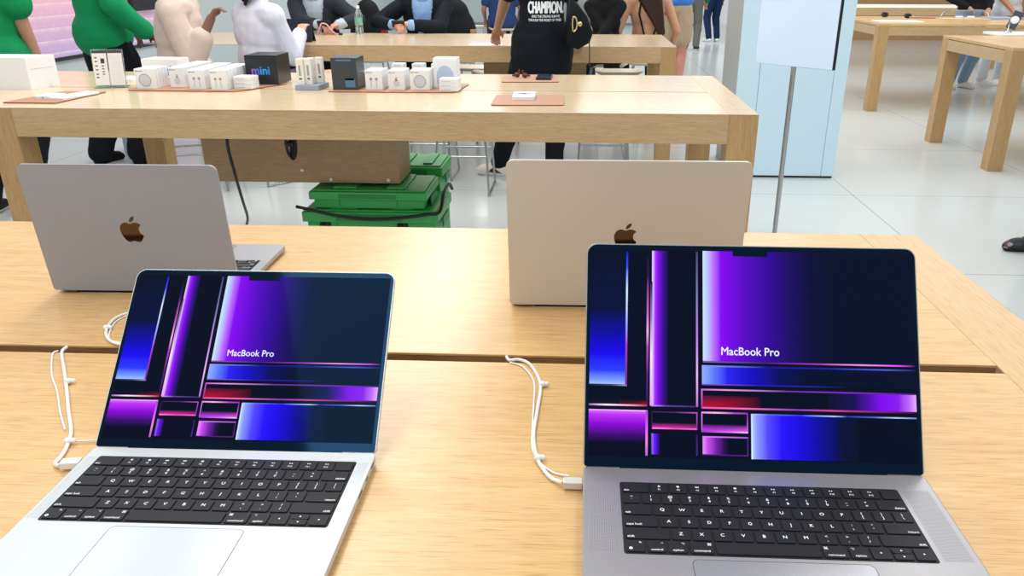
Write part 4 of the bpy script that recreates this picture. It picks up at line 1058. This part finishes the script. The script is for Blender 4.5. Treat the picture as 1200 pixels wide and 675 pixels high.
# seated pair at the near side
person('person in a beige shirt seated at the table with a hand raised to the chin', -2.655, 5.24, -76, 'd8c2b4', '3a1f16', sk='8a6450', hair='1a1412', seat=.60, lean=5, S=1.06,
       hands=((-2.48, 5.38, .72), (-2.345, 5.08, 1.10)), elbow=((-.3, -.3, -1), (.1, .1, -1)), sleeve='rolled', collar=True, vox=.008, curl=.75, loose=.024, sg=.014, head_turn=(0, 16), knees=((-2.37, 5.42, .62), (-2.28, 5.20, .64)), shirt_low=.03)
person('person in a white shirt seated with back turned, tapping a dark tablet', -2.255, 5.54, -30, 'd8d8e6', '6a6a74', sk='cf9d83', hair='2b1b14', seat=.60, lean=6,
       hands=((-2.20, 5.95, .93), (-2.02, 5.77, .985)), elbow=((-.6, -.2, -1), (.5, -.6, -.9)), sleeve='long', legs='mini', collar=True, vox=.008, curl=.3, hair_len=.20, loose=.022, sg=.008, tw=.93, S=.96, knees=((-2.06, 5.88, .60), (-1.80, 5.68, .70)), shirt_low=.03)
# suits at the far side
person('person in a charcoal suit and pale shirt holding a phone at the table', -2.40, 7.46, 180, 'b9c3cf', '23262c', sk='d09a88', collar=True, jacket='2b3138', seat=.60, lean=12,
       hands=((-2.11, 6.99, .972), (-2.27, 6.98, .972)), elbow=((-1, -.3, -.25), (1, -.3, -.25)), vox=.008, curl=.7)
pn6, d6 = person('person in a navy suit and light blue shirt holding a phone at the table', -1.43, 7.46, 180, '8fb4e2', '12161f', sk='d79c8c', collar=True, jacket='10161f', seat=.60, lean=12,
       hands=((-1.50, 7.04, .972), (-1.64, 7.05, .972)), elbow=((-1, -.3, -.25), (1, -.3, -.25)), vox=.008, curl=.7)
wv = d6['R'].inverted() @ (d6['tip'][0]-d6['base'])
obj('wristwatch', MB().tube([(wv.x+.034*cos(2*pi*k/16), wv.y, wv.z+.034*sin(2*pi*k/16)) for k in range(16)], .006, 0, 6, True).ell((wv.x, wv.y, wv.z+.034), ((.016, 0, 0), (0, .016, 0), (0, 0, .006))), 'steel', pn6)
# black tee
p8, d8 = person('person in a black tee lettered CHAMPION standing with back turned at the table', -.285, 5.47, -3, '0c111a', '0d1119', sk='b8876f', hair='1d1512', sleeve='short', S=1.03, tw=.84, sg=.008,
       hands=((-.655, 5.94, .945), (-.05, 5.86, .96)), elbow=((-1, -.6, -.2), (1, -.3, -.6)), vox=.009, loose=.012, feet=((-.60, 5.66, 0), (-.205, 5.62, 0)), shoe='4a2a24', curl=.5, shirt_low=.17, toes=((-1, .25, 0), None))
pr_ = MB(); sh_ = d8['shirt']; tree = BVHTree.FromPolygons([v.co for v in sh_.data.vertices], [p.vertices for p in sh_.data.polygons])
def on_back(body, size, cx, cz, sx, bold):
    vs, fs = text_geo(body, size, sx, bold); P = []
    for v in vs:
        x, z = cx+v[0], cz+v[1]; h = tree.ray_cast(V((x, -1, z)), V((0, 1, 0)))
        P.append((x, (h[0].y if h[0] is not None else -.14)-.004, z))
    pr_.add(P, fs)
on_back('CHAMPION.', .100, .036, 1.181, .41, .0032)
on_back('ONLY THE STRONG SURVIVE', .022, .038, 1.130, .62, .0004); on_back('THROUGH THE WORST OF TIMES', .022, .031, 1.107, .62, .0004)
obj('shirt_print', pr_, 'white_print', sh_)
# laces / stripes on the sneakers
# bag
t = thing('shoulder_bag', 'black shoulder bag with a pale ring clasp hanging beside the black tee', 'bag', (-.025, 5.32, .945), RAD(10))
bg = MB(); P = [(-.10, .015), (-.02, -.012), (.055, .03), (.075, .09), (.035, .19), (-.03, .27), (-.085, .30)]
bm_ = [(p[0], p[1]) for p in P]
vs = []; n = len(P)
for yy, k in ((-.05, .84), (-.035, 1), (.035, 1), (.05, .84)): vs += [((p[0]+.01)*k-.01, yy, (p[1]-.13)*k+.13) for p in P]
bg.add(vs, [[l*n+i, l*n+(i+1) % n, (l+1)*n+(i+1) % n, (l+1)*n+i] for l in range(3) for i in range(n)]+[list(range(n))[::-1], list(range(3*n, 4*n))], 0, True)
obj('pouch', bg, fab('0d1016', .6), t)
obj('strap', MB().tube(spline([(-.07, -.02, .28), (-.085, -.02, .36), (-.10, .0, .48), (-.12, .08, .585)]), .016, 0, 8), fab('0d1016', .6), t)
obj('ring_clasp', MB().tube([(-.055+.022*cos(2*pi*k/20)*(1 if cos(2*pi*k/20) > 0 else .35), -.056, .145+.045*sin(2*pi*k/20)) for k in range(20)], .0055, 0, 8, True).ell((-.015, -.056, .145), ((.016, 0, 0), (0, .008, 0), (0, 0, .016))), 'gold', t)
obj('tassel', MB().tube([(.055, -.02, .03), (.058, -.02, -.03), (.058, -.02, -.115)], .004, 0, 6), 'brown', t)
# seated and standing people beyond
person('person in a grey tee seated behind the black shoulder bag', -.09, 8.55, 178, '8f9698', '3a3d42', seat=.60, sleeve='short', sk='c9937b')
person('person in a black top seated at the far side of the table', .21, 7.85, 165, '0f1013', '15161a', seat=.60, lean=12, sk='c08d74', head_turn=(-20, 10), S=.95, tw=.84, hands=((.05, 7.45, .72), (.33, 7.47, .72)))
person('person with long brown hair and bare back in a black halter top', .60, 8.02, 8, '101010', '2a2d33', seat=.60, sk='c99778', hair='3a2820', hair_len=.62, bare=True, hair_x=.10)
person('person in a blue tee and khaki shorts standing past the table corner', .985, 9.35, -12, '3f78c8', 'b6a083', sk='c48b74', hair='3a2a1c', legs='shorts', sleeve='short', shoe='777b80', loose=.02, S=1.12, high=True, hands=((.90, 9.75, 1.05), (1.12, 9.75, 1.05)))
person('person in blue seated with back turned at the distant table', -1.27, 12.75, 10, '2c4470', '3a3f44', seat=.60, sk='a97862', lean=5, hands=((-1.56, 12.95, .70), None), loose=.05, sleeve='short')
person('distant person in a green top and grey trousers walking by the pillar', 2.05, 15.9, -10, '1d7a4a', '6f6c66', shoe='26262a', sk='a97862')
person('distant person in navy trousers and white shoes near the pillar', 2.76, 17.9, 20, '1a2438', '182a50', shoe='e6e6e4', sk='b98a72')
# right side
person('person in a dark top and blue jeans beyond the gadget table', 4.86, 10.72, -165, '17181c', '8fa8c4', shoe='e8e8e6', sk='c08d74', loose=.0, hands=((5.02, 10.6, .98), (4.74, 10.55, 1.0)))
person('person in a white tee and white trousers leaning on the gadget table', 5.45, 11.02, 160, 'e8e8ea', 'd4d7da', shoe='e9e9e6', sk='b8805f', lean=18, sleeve='short', feet=((5.52, 11.05, 0), (5.20, 10.80, 0)), hands=((5.60, 10.62, .95), (5.34, 10.62, .95)), toes=(None, (-.9, .5, 0)))
person('person stepping in from the frame edge in a floral dark red shoe', 2.62, 4.06, 100, '3a3f46', '20242c', shoe='6d4a50', sk='c99b7f', feet=((2.46, 3.78, 0), (2.46, 4.12, 0)), sole='2a2426')

# held and carried things near the suits
t = thing('tablet', 'dark tablet standing on its cover before the white shirt', 'tablet', (-2.175, 6.10, .9003), RAD(-3))
Rm = Matrix.Rotation(RAD(-14), 3, 'X')
obj('case', MB().box((-.13, -.004, .004), (.13, .004, .170), 0, .003, Rm, V((0, 0, 0))), mat('navy_case', '10192b', .4), t)
obj('cover_flap', MB().add([(-.12, .045, .13), (.12, .045, .13), (.12, .10, .002), (-.12, .10, .002), (-.12, .049, .13), (.12, .049, .13), (.12, .104, .002), (-.12, .104, .002)], [[0, 1, 2, 3], [7, 6, 5, 4], [0, 4, 5, 1], [1, 5, 6, 2], [2, 6, 7, 3], [3, 7, 4, 0]]), 'black_plastic', t)
t = thing('water_bottle', 'clear plastic water bottle standing between the two suits', 'bottle', (-1.915, 6.95, .9003))
obj('bottle', MB().lathe([(.0001, 0), (.030, 0), (.033, .006), (.033, .05), (.031, .055), (.033, .06), (.033, .15), (.030, .165), (.018, .195), (.0125, .205), (.0125, .215)], 0, 28), 'bottle_plastic', t)
obj('label', MB().lathe([(.0336, .075), (.0336, .135)], 0, 28), mat('bottle_label', '7ab3a0', .4, 0, .3, 30), t)
obj('cap', MB().lathe([(.0145, .207), (.0145, .226), (.012, .229), (.0001, .229)], 0, 20), 'white_plastic', t)
for nm, x, y in (('black phone in the hands of the charcoal suit', -2.20, 6.90), ('black phone in the hands of the navy suit', -1.585, 6.98)):
    t = thing('phone', nm, 'phone', (x, y, .985), RAD(4))
    Rm = Matrix.Rotation(RAD(40), 3, 'X')
    obj('body', MB().box((-.055, -.005, -.036), (.055, .004, .036), 0, .003, Rm, V((0, 0, 0))), 'black_plastic', t)
t = thing('lanyard', 'pink strap draped over the hands of the charcoal suit', 'lanyard', (-2.16, 6.86, .9003))
obj('strap', MB().tube(spline([(-.09, -.01, .004), (-.06, -.03, .05), (-.04, -.03, .09), (0, -.025, .085), (.03, -.03, .05), (.07, -.02, .01), (.10, -.01, .004)]), .006, 0, 6), 'pink', t)
obj('clip', MB().box((.095, -.02, 0), (.125, .0, .016), 0, .003), 'black_plastic', t)
for lb, x, y, c1 in (('black backpack with a red tag beside the charcoal suit', -2.13, 8.08, 'a8262e'), ('black backpack hanging behind the navy suit', -1.25, 8.08, 'b98a5a')):
    t = thing('backpack', lb, 'bag', (x, y, .60), RAD(180)); t.scale = (1.25, 1, 1.25)
    mb = MB(); mb.ell((0, 0, .17), ((.155, 0, 0), (0, .10, 0), (0, 0, .22))); mb.ell((0, -.02, .10), ((.14, 0, 0), (0, .11, 0), (0, 0, .12))); mb.ell((.0, 0, .32), ((.10, 0, 0), (0, .08, 0), (0, 0, .12)))
    obj('pack', remesh(mb, .012, 3, 'pack'), fab('17191d', .7), t)
    obj('tag', MB().box((-.155, .06, .10), (-.11, .085, .22), 0, .004), fab(c1), t)
    obj('carry_loop', MB().tube(spline([(-.03, 0, .43), (-.02, 0, .47), (.02, 0, .47), (.03, 0, .43)]), .008), 'black_plastic', t)
    stool('stool carrying the '+lb, x, y+.02)
t = tag(obj('paper_sheet', MB().add([(-.13, -.09, 0), (.12, -.07, 0), (.10, .08, .001), (-.12, .07, .001), (-.13, -.09, .001), (.12, -.07, .001), (.10, .08, .002), (-.12, .07, .002)], [[0, 3, 2, 1], [4, 5, 6, 7], [0, 1, 5, 4], [1, 2, 6, 5], [2, 3, 7, 6], [3, 0, 4, 7]]), 'white_card', None, (-.72, 6.05, .9003)), 'white paper sheet under the hand of the black tee', 'paper')
for k, (x, y, w, h, lb) in enumerate(((-3.66, 6.28, .24, .17, 'low pale blue box on the floor between the black trouser legs'), (-3.02, 6.2, .16, .30, 'white box on the floor beside the stool legs'))):
    t = thing('floor_box', lb, 'box', (x, y, 0)); obj('body', MB().box((-w/2, 0, 0), (w/2, .2, h), 0, .004), 'pale_blue' if k == 0 else 'white_card', t); obj('cover', MB().box((-w/2-.004, -.004, h), (w/2+.004, .204, h+.03), 0, .003), 'warm_card', t)

# ------------------------------------------------------------------ gadgets on the right-hand tables
t = thing('display_tray', 'white flat tray on the nearest right-hand table', 'tray', (3.83, 7.38-.1, .9003), RAD(0))
obj('tray', MB().prism(rrect(-.32, -.17, .32, .17, .03), 0, .018, 0, cham=.004), 'white_plastic', t)
for lb, x, sc in (('dark phone with a round white charger on a stand, on the white tray', 3.66, 1.), ('second dark phone on a stand at the frame edge of the white tray', 3.92, .85)):
    t = thing('phone', lb, 'phone', (x, 7.30, .9185), RAD(-25)); t.scale = (sc, sc, sc)
    Rm = Matrix.Rotation(RAD(-25), 3, 'X') @ Matrix.Rotation(RAD(18), 3, 'Y')
    obj('body', MB().box((-.04, -.005, .035), (.04, .004, .195), 0, .004, Rm, V((0, 0, 0))), 'black_card2', t)
    pk = MB().lathe([(.0001, .006), (.030, .006), (.034, 0)], 0, 24); pk.v = [tuple(Rm @ V((v[0], -.005-v[2], v[1]+.115))) for v in pk.v]
    obj('charging_disc', pk, 'white_plastic', t)
    obj('stand', MB().lathe([(.0001, 0), (.032, 0), (.032, .006), (.007, .012), (.006, .09)], 0, 20), 'steel', t)
for lb, x, y in (('black watch on a stand near the corner of the gadget table', 3.62, 10.2), ('black watch with blue face in the row of gadgets', 3.80, 9.95)):
    t = thing('watch', lb, 'watch', (x, y, .9003), RAD(-10))
    obj('band', MB().tube([(.032*cos(2*pi*k/20), .02*sin(2*pi*k/20), .026+.018*sin(2*pi*k/20)) for k in range(20)], .012, 0, 8, True), 'black_plastic', t)
    obj('case', MB().box((-.024, -.040, .008), (.024, -.018, .05), 0, .005), mat('watch_glass', '10182c', .1), t)
t = thing('display_tray', 'white corner mat with pale devices at the end of the gadget table', 'tray', (3.45, 9.25, .9003)); obj('tray', MB().prism(rrect(-.26, -.14, .22, .16, .03), 0, .006, 0, cham=.002), 'warm_card', t)
t = thing('phone', 'brown cased phone lying in the middle of the gadget table', 'phone', (3.96, 9.90, .9003), RAD(80)); obj('body', MB().prism(rrect(-.075, -.16, .075, .16, .02), 0, .02, 0, cham=.004), 'leather', t); obj('lens', MB().prism(rrect(-.03, .10, .0, .13, .01), .02, .024), 'white_plastic', t)
t = thing('display_tray', 'tan tray with two white discs on the gadget table', 'tray', (4.33, 9.72, .9003)); obj('tray', MB().prism(rrect(-.27, -.15, .27, .15, .03), 0, .012, 0, cham=.003), mat('peach_tray', 'd8b48c', .5), t)
for k, x in enumerate((4.33, 4.46)):
    tag(obj('charging_puck', MB().lathe([(.0001, .02), (.035, .02), (.042, .012), (.042, 0), (.0001, 0)], 0, 24), 'white_plastic', None, (x, 9.80, .9125)), 'round white puck on the tan tray, %s the blue-grey tablet' % ('farther from' if k == 0 else 'nearer to'), 'charger')
t = thing('tablet_arch', 'silver tilted tablet stand rising behind the two white pucks', 'stand', (4.52, 10.10, .9003)); obj('frame', MB().tube(spline([(-.32, -.1, .006), (-.2, .05, .07), (0, .06, .075), (.24, .06, .075), (.30, .02, .006)]), .010), 'steel', t)
t = thing('tablet', 'blue-grey tablet lying on the gadget table beside the tan tray', 'tablet', (4.86, 9.85, .9003), RAD(-4)); obj('body', MB().box((-.2, -.16, .0), (.2, .17, .02), 0, .004), mat('blue_grey_alu', 'a9b4cc', .35, .2), t); obj('keyboard_cover', MB().box((.10, -.02, .0205), (.34, .2, .026), 0, .002), 'black_plastic', t)

# ------------------------------------------------------------------ light
def area(name, loc, sx, sy, power, col=(1, 1, 1), rot=(0, 0, 0)):
    l = bpy.data.lights.new(name, 'AREA'); l.shape = 'RECTANGLE'; l.size = sx; l.size_y = sy; l.energy = power; l.color = col
    o = bpy.data.objects.new(name, l); COL.objects.link(o); o.location = loc; o.rotation_euler = rot; return o
area('overhead_light', (-.9, .6, 3.4), .8, 5, 54, (1, .97, .92))
area('overhead_light', (-2.8, 2.6, 3.4), .6, 3, 22, (1, .98, .95))  # extra lamp added to brighten the left side, no known fixture
area('overhead_light', (1.6, 1.8, 3.4), .8, 5, 36, (1, .97, .93))
area('overhead_light', (-1.5, 6.5, 3.6), 1.0, 7, 135, (1, .98, .95))
area('overhead_light', (1.8, 7.5, 3.6), 1.0, 7, 100, (.97, .99, 1))
area('overhead_light', (4.8, 9.5, 3.6), 1.0, 8, 110, (.97, .99, 1))
area('overhead_light', (0, 16, 3.6), 6.0, 4, 200, (.97, .99, 1))
w = bpy.data.worlds.new('store_ambient'); SC.world = w; w.use_nodes = True
bgn = w.node_tree.nodes['Background']; bgn.inputs['Color'].default_value = (.93, .97, 1, 1); bgn.inputs['Strength'].default_value = .62

# ------------------------------------------------------------------ camera
cd = bpy.data.cameras.new('camera'); cam = bpy.data.objects.new('camera', cd); COL.objects.link(cam)
cd.sensor_width = 36; cd.lens = 918.7168/1200*36; cd.shift_x = -(642.9462-600)/1200; cd.shift_y = (342.9788-337.5)/1200; cd.clip_start = .02; cd.clip_end = 100
pit, rol, yaw = RAD(22.2787), RAD(.134), RAD(-2.4464)
fwd = V((sin(yaw)*cos(pit), cos(yaw)*cos(pit), -sin(pit))); rt = V((cos(yaw), -sin(yaw), 0)); upv = rt.cross(fwd)
r2 = rt*cos(rol)+upv*sin(rol); u2 = -rt*sin(rol)+upv*cos(rol)
mw = Matrix((r2, u2, -fwd)).transposed().to_4x4(); mw.translation = V((0, 0, 1.3987)); cam.matrix_world = mw
SC.camera = cam
SC.view_settings.view_transform = 'Standard'; SC.view_settings.look = 'None'; SC.view_settings.exposure = 0.
